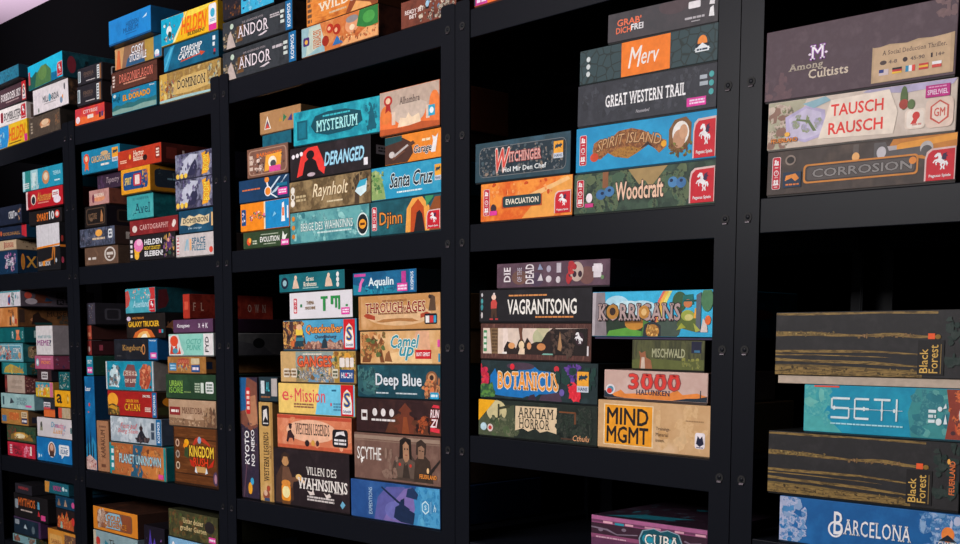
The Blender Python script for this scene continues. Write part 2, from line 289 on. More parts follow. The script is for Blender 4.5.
# ---- where every box stands: rack, shelf, front corner x y z, shelf tilt, turn, width, height, depth (metres), print pitch
GE={
'helden2':(0,'k0',-2.3100,0.0045,0.6395,0.0179,0.0000,0.3288,0.0711,0.2700,1.0653),
'bombb':(0,'k0',-2.3037,0.0042,0.7115,0.0179,0.0375,0.2956,0.0561,0.2700,1.0562),
'forbsky':(0,'k0',-2.3161,0.0094,0.7682,0.0179,0.0000,0.3242,0.0618,0.2700,1.0644),
'tealtop0':(0,'k0',-2.2328,-0.0172,0.8323,0.0179,0.0000,0.2548,0.0408,0.2500,1.0511),
'olive':(0,'k0',-1.9711,0.0056,0.6456,0.0179,0.0000,0.2252,0.0647,0.2000,1.0469),
'millcard':(0,'k0',-1.9222,0.0012,0.7120,0.0179,0.0212,0.2362,0.0764,0.3000,1.0489),
'tealbig':(0,'k0',-1.9447,-0.0022,0.7888,0.0179,-0.0258,0.2588,0.0748,0.2700,1.0563),
'redcity':(1,'k0',-1.6427,0.0045,0.6445,-0.0165,0.0000,0.1852,0.0487,0.2000,1.0408),
'whiskyb':(1,'k0',-1.6096,-0.0031,0.6934,-0.0165,0.0000,0.1550,0.0568,0.1200,1.0343),
'whiskyt':(1,'k0',-1.6022,-0.0034,0.7509,-0.0165,0.0000,0.1533,0.0486,0.1200,1.0340),
'eldorado':(1,'k0',-1.4047,0.0016,0.6406,-0.0165,-0.0089,0.2529,0.0626,0.2700,1.0604),
'discord':(1,'k0',-1.4090,0.0043,0.7040,-0.0165,-0.0070,0.2581,0.0554,0.2800,1.0616),
'cosyart':(1,'k0',-1.3824,0.0029,0.7598,-0.0165,-0.0018,0.2597,0.0587,0.2800,1.0622),
'bluemus':(1,'k0',-1.3744,-0.0173,0.8192,-0.0165,-0.0191,0.2420,0.0683,0.2800,1.0592),
'dominiony':(1,'k0',-1.1464,0.0060,0.6363,-0.0165,0.0000,0.2994,0.0759,0.2900,1.0763),
'starship':(1,'k0',-1.1157,0.0037,0.7125,-0.0165,-0.0085,0.2687,0.0638,0.2900,1.0693),
'helden1':(1,'k0',-1.1220,0.0009,0.7772,-0.0165,-0.0014,0.2751,0.0696,0.2900,1.0706),
'andorlo':(2,'k0',-0.8330,0.0044,0.6437,0.0001,0.0000,0.3064,0.0694,0.2900,1.0853),
'andorup':(2,'k0',-0.8205,-0.0021,0.7139,0.0001,0.0114,0.2861,0.0670,0.2900,1.0789),
'bluetop':(2,'k0',-0.8117,-0.0060,0.7817,0.0001,0.0000,0.2160,0.0590,0.2000,1.0594),
'vandal':(2,'k0',-0.5028,0.0019,0.6437,0.0001,-0.0134,0.2746,0.0650,0.2800,1.0846),
'wilddes':(2,'k0',-0.4894,0.0068,0.7095,0.0001,-0.0221,0.2555,0.0657,0.2800,1.0794),
'readyset':(2,'k0',-0.1663,0.0060,0.6438,0.0001,0.0000,0.1633,0.0541,0.2700,1.0532),
'orangetiny':(3,'k0',0.0489,0.0035,0.6445,0.0000,-0.0083,0.1705,0.0552,0.2000,1.0604),
'navylow':(0,'k1',-2.3200,0.0059,0.2382,-0.0045,0.0102,0.2163,0.0785,0.2200,1.0409),
'beige0':(0,'k1',-2.3200,0.0119,0.3175,-0.0045,0.0232,0.1911,0.0335,0.2200,1.0355),
'navyred':(0,'k1',-2.3129,0.0118,0.3517,-0.0045,0.0299,0.2628,0.0440,0.1500,1.0493),
'blacktop0':(0,'k1',-2.3200,0.0045,0.3966,-0.0045,0.0000,0.2715,0.0613,0.2000,1.0527),
'whiteblack':(0,'k1',-1.9479,0.0072,0.2365,-0.0045,-0.0100,0.1706,0.1445,0.1400,1.0351),
'smart':(0,'k1',-2.0119,0.0125,0.3821,-0.0045,0.0088,0.2336,0.0465,0.1800,1.0473),
'redsw':(0,'k1',-1.9989,-0.0001,0.4293,-0.0045,0.0000,0.2660,0.0586,0.2200,1.0551),
'tealstrip':(0,'k1',-2.0325,0.0053,0.4889,-0.0045,0.0000,0.2912,0.0647,0.2500,1.0603),
'browncirc':(1,'k1',-1.6138,0.0073,0.2387,-0.0043,0.0000,0.2079,0.0527,0.2200,1.0459),
'mottled':(1,'k1',-1.6347,0.0032,0.2922,-0.0043,0.0000,0.2203,0.0540,0.2203,1.0486),
'blackline':(1,'k1',-1.5936,0.0020,0.3468,-0.0043,0.0000,0.1329,0.0618,0.1600,1.0291),
'pinkbrown':(1,'k1',-1.5821,0.0111,0.4094,-0.0043,0.0000,0.1243,0.0454,0.1600,1.0272),
'purpdark':(1,'k1',-1.5721,0.0327,0.4556,-0.0043,0.0089,0.1429,0.0453,0.2000,1.0311),
'carcass':(1,'k1',-1.6161,0.0079,0.5018,-0.0043,0.0147,0.2291,0.0675,0.1900,1.0504),
'helblei':(1,'k1',-1.3357,0.0061,0.2375,-0.0043,0.0000,0.2510,0.0697,0.2700,1.0596),
'cartog':(1,'k1',-1.3410,0.0116,0.3080,-0.0043,0.0000,0.2630,0.0427,0.2700,1.0626),
'avel':(1,'k1',-1.3447,0.0070,0.3514,-0.0043,0.0000,0.1476,0.0670,0.2700,1.0343),
'yellowbox':(1,'k1',-1.3526,-0.0044,0.4193,-0.0043,-0.0147,0.1668,0.0695,0.2500,1.0396),
'redtop1':(1,'k1',-1.3866,0.0049,0.4897,-0.0043,-0.0068,0.2454,0.0532,0.2800,1.0584),
'spacepz':(1,'k1',-1.0804,0.0060,0.2363,-0.0043,0.0000,0.1870,0.0590,0.2500,1.0465),
'dominionb':(1,'k1',-1.0675,0.0089,0.2961,-0.0043,0.0000,0.1678,0.0598,0.2500,1.0417),
'dragonlo':(1,'k1',-1.0736,0.0044,0.3567,-0.0043,0.0000,0.1814,0.0764,0.2500,1.0454),
'dragonup':(1,'k1',-1.0811,0.0099,0.4339,-0.0043,0.0072,0.1772,0.0663,0.2500,1.0439),
'evolution':(2,'k1',-0.7639,0.0091,0.2403,-0.0008,0.0000,0.1943,0.0409,0.2000,1.0526),
'orangeblue':(2,'k1',-0.7730,0.0081,0.2819,-0.0008,0.0000,0.2050,0.0674,0.2000,1.0556),
'blueballs':(2,'k1',-0.7777,0.0083,0.3501,-0.0008,0.0136,0.2058,0.0545,0.2000,1.0551),
'brownbox':(2,'k1',-0.7404,0.0087,0.4054,-0.0008,0.0176,0.1654,0.0695,0.2200,1.0442),
'tealhid':(2,'k1',-0.7530,0.0608,0.4757,-0.0008,-0.0150,0.1237,0.0405,0.2000,1.0333),
'kraft':(2,'k1',-0.7626,0.0611,0.5170,-0.0008,0.0177,0.1655,0.0544,0.2000,1.0435),
'berge':(2,'k1',-0.5585,0.0036,0.2401,-0.0008,0.0000,0.2887,0.0710,0.2900,1.0851),
'rogna':(2,'k1',-0.5674,0.0088,0.3119,-0.0008,0.0000,0.2967,0.0697,0.2900,1.0876),
'deranged':(2,'k1',-0.5614,0.0076,0.3824,-0.0008,0.0137,0.2874,0.0735,0.2900,1.0838),
'mysterium':(2,'k1',-0.5390,0.0022,0.4567,-0.0008,0.0664,0.2863,0.0762,0.2900,1.0795),
'djinn':(2,'k1',-0.2694,0.0060,0.2399,-0.0008,0.0000,0.2228,0.0721,0.2800,1.0703),
'santa':(2,'k1',-0.2663,0.0071,0.3127,-0.0008,0.0000,0.2217,0.0687,0.2800,1.0702),
'garage':(2,'k1',-0.2277,0.0125,0.3823,-0.0008,0.0000,0.1750,0.0588,0.2000,1.0553),
'alhambra':(2,'k1',-0.2373,0.0072,0.4419,-0.0008,-0.0096,0.1871,0.0898,0.1900,1.0600),
'evacuation':(3,'k1',0.0699,0.0012,0.2451,-0.0148,0.0000,0.2310,0.0722,0.2000,1.0818),
'wiking':(3,'k1',0.0581,-0.0020,0.3182,-0.0148,0.0149,0.2369,0.0744,0.2000,1.0828),
'woodcraft':(3,'k1',0.3015,0.0045,0.2416,-0.0148,0.0000,0.2952,0.0704,0.2960,1.1167),
'spirit':(3,'k1',0.3056,0.0041,0.3127,-0.0148,0.0125,0.2892,0.0771,0.2960,1.1131),
'gwt':(3,'k1',0.3078,0.0049,0.3906,-0.0148,0.0164,0.2837,0.0710,0.2960,1.1108),
'merv':(3,'k1',0.3063,0.0111,0.4624,-0.0148,0.0000,0.2848,0.0597,0.2960,1.1133),
'grab':(3,'k1',0.3692,0.0100,0.5219,-0.0148,0.0340,0.2172,0.0490,0.1900,1.0835),
'arkham':(3,'k3',0.0550,0.0109,-0.1601,-0.0098,0.0071,0.2991,0.0722,0.2900,1.1048),
'botanicus':(3,'k3',0.0618,0.0100,-0.0872,-0.0098,0.0000,0.2943,0.0740,0.2800,1.1044),
'stage':(3,'k3',0.0620,0.0096,-0.0124,-0.0098,0.0000,0.2789,0.0690,0.2700,1.0987),
'vagrant':(3,'k3',0.0582,0.0100,0.0574,-0.0098,0.0000,0.2827,0.0624,0.2800,1.1004),
'dieofdead':(3,'k3',0.1042,0.0110,0.1202,-0.0098,0.0074,0.2741,0.0473,0.2900,1.0982),
'mindmgmt':(3,'k3',0.3560,0.0117,-0.1631,-0.0098,0.0000,0.2370,0.0854,0.2500,1.0913),
'halunken':(3,'k3',0.3690,0.0124,-0.0770,-0.0098,0.0000,0.2162,0.0516,0.2000,1.0834),
'mischwald':(3,'k3',0.4300,0.0117,-0.0252,-0.0098,0.0000,0.1481,0.0513,0.1300,1.0572),
'rokki':(3,'k3',0.3415,0.0105,0.0278,-0.0098,0.0000,0.2531,0.0805,0.2500,1.0987),
'corrosion':(4,'k1',0.6914,0.0007,0.2396,-0.0157,0.0062,0.2880,0.0662,0.2960,1.1334),
'tausch':(4,'k1',0.6901,0.0010,0.3067,-0.0157,0.0287,0.2834,0.0714,0.2960,1.1281),
'cultists':(4,'k1',0.6811,0.0045,0.3790,-0.0157,0.0000,0.2909,0.1040,0.2960,1.1362),
'redlow':(0,'k2',-2.2434,0.0089,-0.3674,0.0036,0.0000,0.2230,0.0494,0.2000,1.0427),
'jungle':(0,'k2',-2.2492,0.0110,-0.3172,0.0036,0.0105,0.2293,0.0557,0.2000,1.0434),
'orangewood':(0,'k2',-2.2920,0.0097,-0.2609,0.0036,0.0000,0.2237,0.0525,0.2237,1.0425),
'lightaqua':(0,'k2',-2.2890,0.0104,-0.2076,0.0036,0.0000,0.2712,0.0518,0.1000,1.0521),
'beigeflor':(0,'k2',-2.2525,0.0116,-0.1548,0.0036,0.0000,0.1630,0.0609,0.1630,1.0309),
'tealtree':(0,'k2',-2.2715,0.0104,-0.0932,0.0036,0.0000,0.2025,0.0409,0.2025,1.0387),
'aquacomic':(0,'k2',-2.3200,0.0099,-0.0517,0.0036,0.0000,0.2291,0.0627,0.2700,1.0436),
'tealor':(0,'k2',-2.3200,0.0100,0.0118,0.0036,0.0000,0.2422,0.0517,0.2700,1.0463),
'orangemos':(0,'k2',-2.3200,0.0095,0.0643,0.0036,0.0000,0.1970,0.0651,0.2314,1.0374),
'whitetop0':(0,'k2',-2.3200,0.0077,0.1302,0.0036,0.0000,0.2291,0.0535,0.2520,1.0438),
'bluelow':(0,'k2',-2.0164,0.0135,-0.3665,0.0036,0.0086,0.2519,0.0785,0.2000,1.0502),
'whitelow':(0,'k2',-2.0008,0.0104,-0.2872,0.0036,0.0134,0.2469,0.0635,0.2000,1.0492),
'darkor':(0,'k2',-1.9443,0.0098,-0.2227,0.0036,0.0000,0.0834,0.0617,0.1000,1.0165),
'yellcol':(0,'k2',-2.0066,0.0124,-0.1605,0.0036,0.0000,0.1304,0.0500,0.0800,1.0258),
'brownlab':(0,'k2',-1.9868,0.0106,-0.1096,0.0036,0.0000,0.1054,0.0375,0.1600,1.0209),
'pink':(0,'k2',-2.0011,0.0107,-0.0713,0.0036,0.0000,0.1368,0.0445,0.1600,1.0272),
'meme':(0,'k2',-1.9839,0.0099,-0.0260,0.0036,0.0000,0.1232,0.0935,0.1600,1.0245),
'beigered':(0,'k2',-1.8455,0.0134,-0.2224,0.0036,0.0000,0.0851,0.0354,0.0800,1.0172),
'yella':(0,'k2',-1.8603,0.0096,-0.1862,0.0036,0.0000,0.1118,0.0530,0.0800,1.0227),
'tealwh':(0,'k2',-1.8291,0.0110,-0.1323,0.0036,0.0000,0.0776,0.0569,0.0800,1.0158),
'bluevert':(1,'k2',-1.6508,0.0085,-0.3669,0.0113,0.0000,0.0715,0.2823,0.2800,1.0149),
'kraftvert':(1,'k2',-1.5788,0.0118,-0.3661,0.0113,0.0000,0.0742,0.1522,0.2200,1.0158),
'tealpink':(1,'k2',-1.6303,0.0098,-0.0835,0.0113,0.0000,0.0421,0.0593,0.1600,1.0089),
'redsm':(1,'k2',-1.6682,0.0300,-0.0239,0.0113,0.0000,0.0313,0.0455,0.1200,1.0065),
'redsm2':(1,'k2',-1.6647,0.0299,0.0224,0.0113,0.0000,0.0312,0.0439,0.1200,1.0065),
'greysm':(1,'k2',-1.6592,0.0298,0.0672,0.0113,0.0000,0.0526,0.0656,0.1500,1.0110),
'planet':(1,'k2',-1.4844,0.0036,-0.3650,0.0113,-0.0072,0.3338,0.0940,0.2700,1.0774),
'snow':(1,'k2',-1.4887,0.0108,-0.2703,0.0113,0.0000,0.2985,0.0747,0.2700,1.0681),
'catan':(1,'k2',-1.5031,0.0115,-0.1949,0.0113,0.0000,0.2897,0.0726,0.2700,1.0659),
'sea':(1,'k2',-1.5107,0.0118,-0.1216,0.0113,0.0000,0.2835,0.0842,0.2700,1.0645),
'kings':(1,'k2',-1.4511,0.0100,-0.0360,0.0113,0.0000,0.2516,0.0608,0.2516,1.0577),
'galaxy':(1,'k2',-1.3731,0.0105,0.0265,0.0113,0.0000,0.2176,0.0679,0.2176,1.0505),
'aquared':(1,'k2',-1.3730,0.0093,0.0952,0.0113,0.0000,0.1692,0.0697,0.1692,1.0390),
'kingdom':(1,'k2',-1.1224,0.0091,-0.3609,0.0113,0.0000,0.2210,0.1547,0.2500,1.0539),
'manitoba':(1,'k2',-1.1475,0.0109,-0.2057,0.0113,0.0000,0.2393,0.0717,0.2700,1.0585),
'green':(1,'k2',-1.1602,0.0112,-0.1334,0.0113,0.0000,0.2534,0.0660,0.2700,1.0621),
'orangesk':(1,'k2',-1.1456,0.0100,-0.0664,0.0113,0.0000,0.1956,0.0457,0.3000,1.0476),
'octopus':(1,'k2',-1.1374,0.0099,-0.0198,0.0113,0.0000,0.2259,0.0588,0.3000,1.0555),
'purple':(1,'k2',-1.1126,0.0104,0.0402,0.0113,0.0000,0.1989,0.0359,0.3000,1.0490),
'flown':(1,'k2',-1.0572,0.0093,0.0775,0.0113,0.0000,0.0334,0.0651,0.2560,1.0080),
'kyoto':(2,'k2',-0.8073,0.0204,-0.3688,0.0112,0.0000,0.0777,0.3012,0.2700,1.0197),
'westvert':(2,'k2',-0.7157,0.0146,-0.3678,0.0112,0.0000,0.0581,0.2428,0.3000,1.0150),
'tealsm':(2,'k2',-0.7102,0.0115,-0.1241,0.0112,0.0000,0.0782,0.0600,0.2000,1.0206),
'villen':(2,'k2',-0.6570,0.0149,-0.3671,0.0112,0.0000,0.2964,0.1354,0.2900,1.0830),
'westleg':(2,'k2',-0.6347,0.0117,-0.2307,0.0112,0.0000,0.2875,0.0807,0.2900,1.0813),
'emission':(2,'k2',-0.6314,0.0141,-0.1492,0.0112,0.0000,0.2938,0.0728,0.2700,1.0836),
'ganges':(2,'k2',-0.6147,0.0102,-0.0754,0.0112,0.0000,0.2871,0.0732,0.2700,1.0822),
'quack':(2,'k2',-0.6022,0.0100,-0.0013,0.0112,0.0000,0.2780,0.0695,0.2700,1.0799),
'ttmi':(2,'k2',-0.5741,0.0098,0.0693,0.0112,0.0000,0.2364,0.0623,0.2600,1.0679),
'tealtop2':(2,'k2',-0.6115,0.0077,0.1319,0.0112,-0.0087,0.2521,0.0434,0.2000,1.0728),
'expedit':(2,'k2',-0.3483,0.0093,-0.3637,0.0112,0.0000,0.2943,0.0848,0.3000,1.0904),
'scythe':(2,'k2',-0.3400,0.0133,-0.2780,0.0112,0.0075,0.2806,0.1023,0.3000,1.0855),
'rune':(2,'k2',-0.3302,0.0117,-0.1748,0.0112,0.0086,0.2733,0.0739,0.2900,1.0837),
'deepblue':(2,'k2',-0.3232,0.0110,-0.1000,0.0112,0.0000,0.2686,0.0711,0.2900,1.0833),
'camelup':(2,'k2',-0.3124,0.0105,-0.0280,0.0112,0.0000,0.2584,0.0702,0.2900,1.0804),
'ages':(2,'k2',-0.3158,0.0090,0.0429,0.0112,0.0000,0.2634,0.0742,0.2900,1.0823),
'aquolin':(2,'k2',-0.3333,0.0082,0.1178,0.0112,0.0000,0.2094,0.0497,0.2000,1.0642),
'botaqua':(0,'k4',-2.2302,0.0098,-0.6600,0.0000,0.0000,0.1875,0.0287,0.2000,1.0354),
'botpurp':(0,'k4',-2.2292,0.0147,-0.6305,0.0000,0.0143,0.2095,0.0586,0.2000,1.0392),
'botblack':(0,'k4',-2.2152,0.0117,-0.5711,0.0000,0.0091,0.2627,0.0813,0.1500,1.0501),
'bottop':(0,'k4',-2.1868,0.0060,-0.4890,0.0000,0.0000,0.1339,0.0344,0.2000,1.0254),
'botorange':(0,'k4',-1.9455,0.0095,-0.6600,0.0000,0.0000,0.2062,0.0809,0.2500,1.0413),
'botfire':(0,'k4',-1.8873,0.0142,-0.5783,0.0000,0.0000,0.1364,0.0702,0.2000,1.0273),
'botteal':(0,'k4',-1.8795,0.0098,-0.5073,0.0000,0.0000,0.1389,0.0397,0.2000,1.0280),
'botpink':(0,'k4',-1.9680,0.0143,-0.4668,0.0000,0.0000,0.1754,0.0388,0.2000,1.0349),
'undergold':(1,'k4',-1.6184,0.0089,-0.6600,0.0000,0.0000,0.2776,0.1156,0.2000,1.0605),
'gold':(1,'k4',-1.6158,0.0092,-0.5436,0.0000,0.0037,0.2751,0.0720,0.2700,1.0599),
'flame':(1,'k4',-1.3402,0.0292,-0.6600,0.0000,0.0000,0.1173,0.1599,0.2000,1.0261),
'undergarden':(1,'k4',-1.1647,0.0091,-0.6600,0.0000,0.0000,0.2495,0.1505,0.2500,1.0599),
'garden':(1,'k4',-1.1629,0.0105,-0.5087,0.0000,0.0000,0.2522,0.0766,0.2700,1.0609),
'cuba':(3,'k5',0.3464,0.0091,-0.3700,0.0000,0.0162,0.2442,0.0880,0.2900,1.0916),
'barcelona':(4,'k5',0.7223,0.0113,-0.2830,0.0000,0.0000,0.2900,0.0716,0.2900,1.1326),
'forest2':(4,'k5',0.6959,0.0175,-0.2106,0.0000,0.0000,0.3000,0.0973,0.2960,1.1364),
'seti':(4,'k5',0.7582,0.0125,-0.1125,0.0000,0.0000,0.2850,0.0723,0.2900,1.1335),
'forest1':(4,'k5',0.7076,0.0112,-0.0394,0.0000,0.0069,0.3000,0.1067,0.2960,1.1379),
}
SZ={(0, 'k0'): (0.64, 0.65), (1, 'k0'): (0.6445, 0.632), (2, 'k0'): (0.6437, 0.6438), (3, 'k0'): (0.6445, 0.6445), (4, 'k0'): (0.6445, 0.6445), (0, 'k1'): (0.238, 0.2355), (1, 'k1'): (0.2388, 0.2355), (2, 'k1'): (0.2403, 0.2397), (3, 'k1'): (0.2455, 0.2372), (4, 'k1'): (0.2398, 0.231), (0, 'k2'): (-0.3675, -0.3655), (1, 'k2'): (-0.3668, -0.3582), (2, 'k2'): (-0.3688, -0.3602), (3, 'k3'): (-0.16, -0.1655)}
# ---- what is printed on every box: key: (label, base colour, side colour mostly darkened for shade, front elements, side elements)
S={}
# ================= bay 0, top shelf
S['helden2']=('blue and yellow game box with orange title, lowest of its stack by the frame edge','f0b81f','b08a20',[
 R(0,0,.55,1,'1f8ccf'),P([.5,0,.62,1,1,1,1,0],'f3bd22'),X(.02,.1,.45,.9,14,['7fd0ee','1a5f9a','e9e4d0'],3),T('HELDEN',.75,.5,.42,.62,'ee641a','bi'),R(.93,.0,1,.32,'d9338a'),D(.55,.06,.85,.14,1,'7a4a12')],[])
S['bombb']=('white game box with black handwritten title and dark red badge at its end','e6dfdc','b9b0ac',[
 T('BOMBBUSTERS',.66,.5,.44,.5,'2c2a30','b'),PEG(.87,.08,.985,.92),RR(.36,.2,.42,.8,'8c1f2c'),D(.5,.14,.82,.22,1,'8a8484')],[R(.05,.1,.6,.9,'6a5a54')])
S['forbsky']=('dark maroon game box with white serif title and red end strip','3b2530','241a20',[
 N(['3a2430','4d3038','2c1c28'],18),T('FORBIDDEN SKY',.62,.52,.5,.4,'e9dede','bs'),SCH(.9,1),D(.5,.16,.82,.26,1,'b79a9a')],[])
S['tealtop0']=('shallow dark blue game box topping the stack by the frame edge','17506e','10303f',[
 N(['15526f','1f7b98','0e3446'],20),X(.5,.2,.95,.8,8,['2b93ad','103c50'],5),R(.97,0,1,1,'1f6f8a')],[])
S['olive']=('olive brown game box with pale orange emblem beside the rack post','5c5045','26211e',[
 N(['5e5246','4b4038','6b5d4d'],22),E(.52,.55,.17,.2,'c9855b'),E(.52,.6,.12,.14,'e8c6a2'),R(.38,.36,.66,.46,'d9b08c'),X(.86,.3,.98,.8,5,['7d5238','8c6a4c'],4),D(.06,.2,.12,.8,4,'a89a86')],[R(.1,.25,.7,.75,'1b1816')])
S['millcard']=('large white game box with dark stencil title under the bright cyan box','e3dbde','3c302c',[
 T('MILLCARDIA',.5,.5,.46,.27,'2e3a44','b'),E(.47,.5,.035,.16,'4f9fb8'),D(.3,.27,.64,.33,1,'a9a0a4'),E(.9,.74,.02,.14,'4a4a52'),E(.8,.24,.04,.13,'7c93ad'),E(.84,.36,.02,.08,'e09a60'),E(.15,.12,.015,.1,'4a6a50'),X(.04,.6,.22,.8,4,['cfc5d2','d8ccd6'],2)],[N(['5a4030','201a18','7a5a40'],14)])
S['tealbig']=('bright cyan game box with dark green hills on top of the white box','10a9cc','12424e',[
 N(['18c4ea','14b4dc','20d0f0'],6),P([0,.0,0,.62,.1,.5,.22,.66,.3,.55,.34,.0],'1f5d52'),P([.18,0,.24,.55,.38,.78,.52,.8,.66,.5,.7,0],'4d7a4a'),E(.42,.5,.12,.3,'628a4c'),P([.66,0,.66,.32,.86,.3,.86,0],'0c6f9a'),PEG(.85,.05,.99,.6),RR(.015,.2,.06,.75,'c94b52')],[N(['123c46','0f2e38','1d5560'],12),E(.1,.5,.05,.35,'7a2a36'),X(.25,.2,.6,.8,9,['0b1a20','101c22'],8)])
# ================= bay 1, top shelf
S['redcity']=('red to orange game box with white title, lowest under two small black boxes','cf3f3a','5a1f24',[
 N(['b62a4c','d8463a','ef7a3c'],6),P([0,0,0,.35,.3,.45,.6,.3,1,.42,1,0],'ea6a36'),T('CITYRISE',.52,.72,.5,.22,'f0c9c4','b'),R(.42,.26,.62,.48,'f6e2d6'),E(.09,.3,.07,.22,'e9d3da'),R(.82,.15,.88,.48,'20202c'),R(.9,.2,.96,.5,'2b3c7a')],[X(.1,.1,.9,.9,8,['7a2a2c','3c1418'],4)])
for k,lb in (('whiskyb','lower of two small black boxes with white end bars above the red box'),('whiskyt','upper of two small black boxes with white end bars, topmost of its stack')):
    S[k]=(lb,'27252b','211c1e',[T('FINSKA',.45,.6,.4,.22,'6a5448','b'),D(.26,.36,.62,.5,1,'4c4040'),D(.34,.12,.72,.2,1,'c9c2c2'),R(.02,.15,.12,.85,'c7d3d8'),R(.035,.2,.09,.8,'6a7a80'),R(.8,.1,.9,.92,'dfe6ea'),D(.82,.15,.88,.88,5,'4a4e56'),R(.9,.05,.97,.95,'8a5b36')],[RR(.22,.25,.5,.85,'c9c4c4'),RR(.25,.29,.47,.81,'2a2226')])
S['eldorado']=('teal blue game box with orange block title above a misty forest strip','1583a6','0f4658',[
 N(['1688ac','1477a0','1c92b4'],7),P([0,0,0,.3,.1,.42,.2,.34,.34,.44,.5,.36,.66,.46,.8,.36,1,.42,1,0],'2d6b70'),P([0,0,0,.16,.2,.22,.45,.16,.7,.24,1,.2,1,0],'7fa39a'),T('EL DORADO',.55,.66,.62,.26,'f6a01f','b','6a3a10'),T('WETTLAUF NACH',.52,.88,.2,.09,'c2402c','b'),X(.03,.55,.18,.85,8,['0c3f55','11566d'],2),E(.06,.85,.03,.08,'c8d8d4'),T('Ravensburger',.91,.92,.12,.09,'e6eef0','b')],[])
S['discord']=('dark brown wooden looking game box with salmon serif title','4c2b23','38211c',[
 N(['4d2a22','5e362a','3a2019'],20,st=(1,6)),T('DRAGON&FLAGON',.53,.58,.74,.44,'e07a66','s','381713'),D(.26,.22,.76,.34,1,'c98a72'),D(.02,.2,.07,.85,4,'d8c4ba')],[])
S['cosyart']=('game box with white outlined lettering over a yellow, blue and brown picture','8c6c4c','4a3a2c',[
 P([0,0,0,1,.2,1,.14,0],'c99a66'),P([.14,0,.2,1,.64,1,.64,0],'8a6650'),P([.22,0,.26,.35,.36,.6,.5,.5,.62,.2,.64,0],'2c5a80'),R(.64,0,.83,1,'b08f45'),R(.83,0,1,1,'1b6f98'),P([.02,0,.06,.9,.1,.9,.12,0],'d0683a'),T('COSY',.48,.72,.26,.36,'ece6ea','b','5a4a56'),T('STICKERVILLE',.49,.35,.36,.36,'ece6ea','b','5a4a56'),E(.9,.22,.05,.15,'d8e2e6'),R(.86,.05,.95,.14,'c9a7c0')],[])
S['bluemus']=('plain bright blue game box with dark blue title, topmost beneath the dark wall','1878c4','124a70',[
 N(['177cc8','1a86d0','156cb4'],5),R(0,.0,1,.05,'0f4f86'),T('HIDDEN',.56,.62,.3,.2,'0d4a86','b'),T('MUSEUM',.52,.4,.36,.2,'0d4a86','b'),D(.4,.2,.66,.26,1,'125a96'),P([.8,.62,.83,.66,.92,.78,.9,.66],'d8f2f4')],[])
S['dominiony']=('straw yellow game box with carved brown title, lowest by the post','b8985a','7a6540',[
 N(['c2a264','a98848','8a6a3c','cfb57a'],16),R(.0,.0,.12,1,'c9a04a'),X(.02,.05,.24,.75,16,['8a4a28','5a3a24','d8c27a','3a5a6a','c26a34'],6),P([.22,.2,.24,.62,.32,.58,.36,.74,.78,.78,.8,.24,.5,.16],'c8a765'),T('DOMINION',.52,.5,.46,.32,'3c2a1c','bs','e0c890'),X(.8,.1,.98,.9,12,['7a5a34','3a6a80','cfc08a','6a4a2c'],9),P([0,0,0,.08,.4,.1,1,.06,1,0],'9ec0c0')],[])
S['starship']=('deep teal game box with slanted white two line title and red rocket streak','125a78','0e3a4e',[
 N(['12607e','0f5270','15688a'],6),P([0,0,0,.55,.12,.95,.2,1,.06,0],'2c8fb8'),P([0,.1,.03,.12,.17,.9,.13,.9],'54b4d4'),T('STARSHIP',.5,.68,.4,.25,'e6eef2','bi','0b3448'),T('CAPTAINS',.46,.42,.4,.25,'e6eef2','bi','0b3448'),P([.3,.2,.68,.3,.68,.22,.76,.34,.66,.44,.66,.34,.32,.26],'c24a2e'),R(.9,.45,.94,.6,'dfe7ea'),R(.9,.68,.95,.85,'dfe7ea'),R(.92,.2,.95,.34,'c02c3c'),E(.93,.15,.02,.06,'1c1c28')],[])
S['helden1']=('cyan and yellow game box with big orange title, topmost of the middle stack','f2b81e','a9851c',[
 R(0,0,.4,1,'16a4c8'),P([.2,0,.44,1,1,1,1,0],'eeb21c'),P([.2,0,.24,.2,.42,.9,.44,1,.46,1,.24,0],'f8e2a0'),P([.4,.72,.5,1,.9,1,.8,.86],'f7d24a'),X(.05,.15,.24,.75,6,['d8efe8','e8e0c8','23606c','c24a50'],4),E(.14,.5,.045,.18,'e6eae0'),E(.15,.35,.03,.12,'2a4a48'),T('HELDEN',.58,.5,.46,.62,'ee641a','bi'),T('BLEIBEN!',.62,.14,.3,.13,'4a3a1c','b'),RR(.85,.1,.985,.95,'ece6ea'),R(.85,.0,.985,.22,'d8308c'),E(.92,.62,.04,.16,'3aa6c8'),D(.87,.3,.97,.42,2,'8ab4cc'),R(.99,0,1,1,'c89a18')],[])
# ================= bay 2, top shelf
def andor(lb,sub):
    return (lb,'2e3236','1d1c1e',[N(['2c3034','373b40','24272b'],14),X(.02,.05,.2,.6,10,['8a7458','4a4238','a89678'],3),P([.05,0,.07,.4,.11,.62,.14,.4,.18,0],'b9a9a2'),E(.13,.78,.025,.1,'b9cbb8'),P([.2,.15,.2,.7,.3,.75,.28,.15],'6a4a2c'),T('ANDOR',.43,.48,.44,.42,'e2d6dc','s','1a1b1f'),P([.5,.14,.62,.24,.64,.2,.56,.12],'d8ccd2'),T('DIE LEGENDEN VON',.43,.8,.3,.07,'a89ea2','s'),D(.68,.6,.82,.75,sub,'b8b0b4'),D(.83,.28,.885,.8,3,'c9d2cc'),KOS(.905,1)],[N(['16181a','3a2e26','101112'],9)])
S['andorlo']=andor('lower of two dark grey boxes with silver serif title and blue end strip',1)
S['andorup']=andor('upper of two dark grey boxes with silver serif title and blue end strip',2)
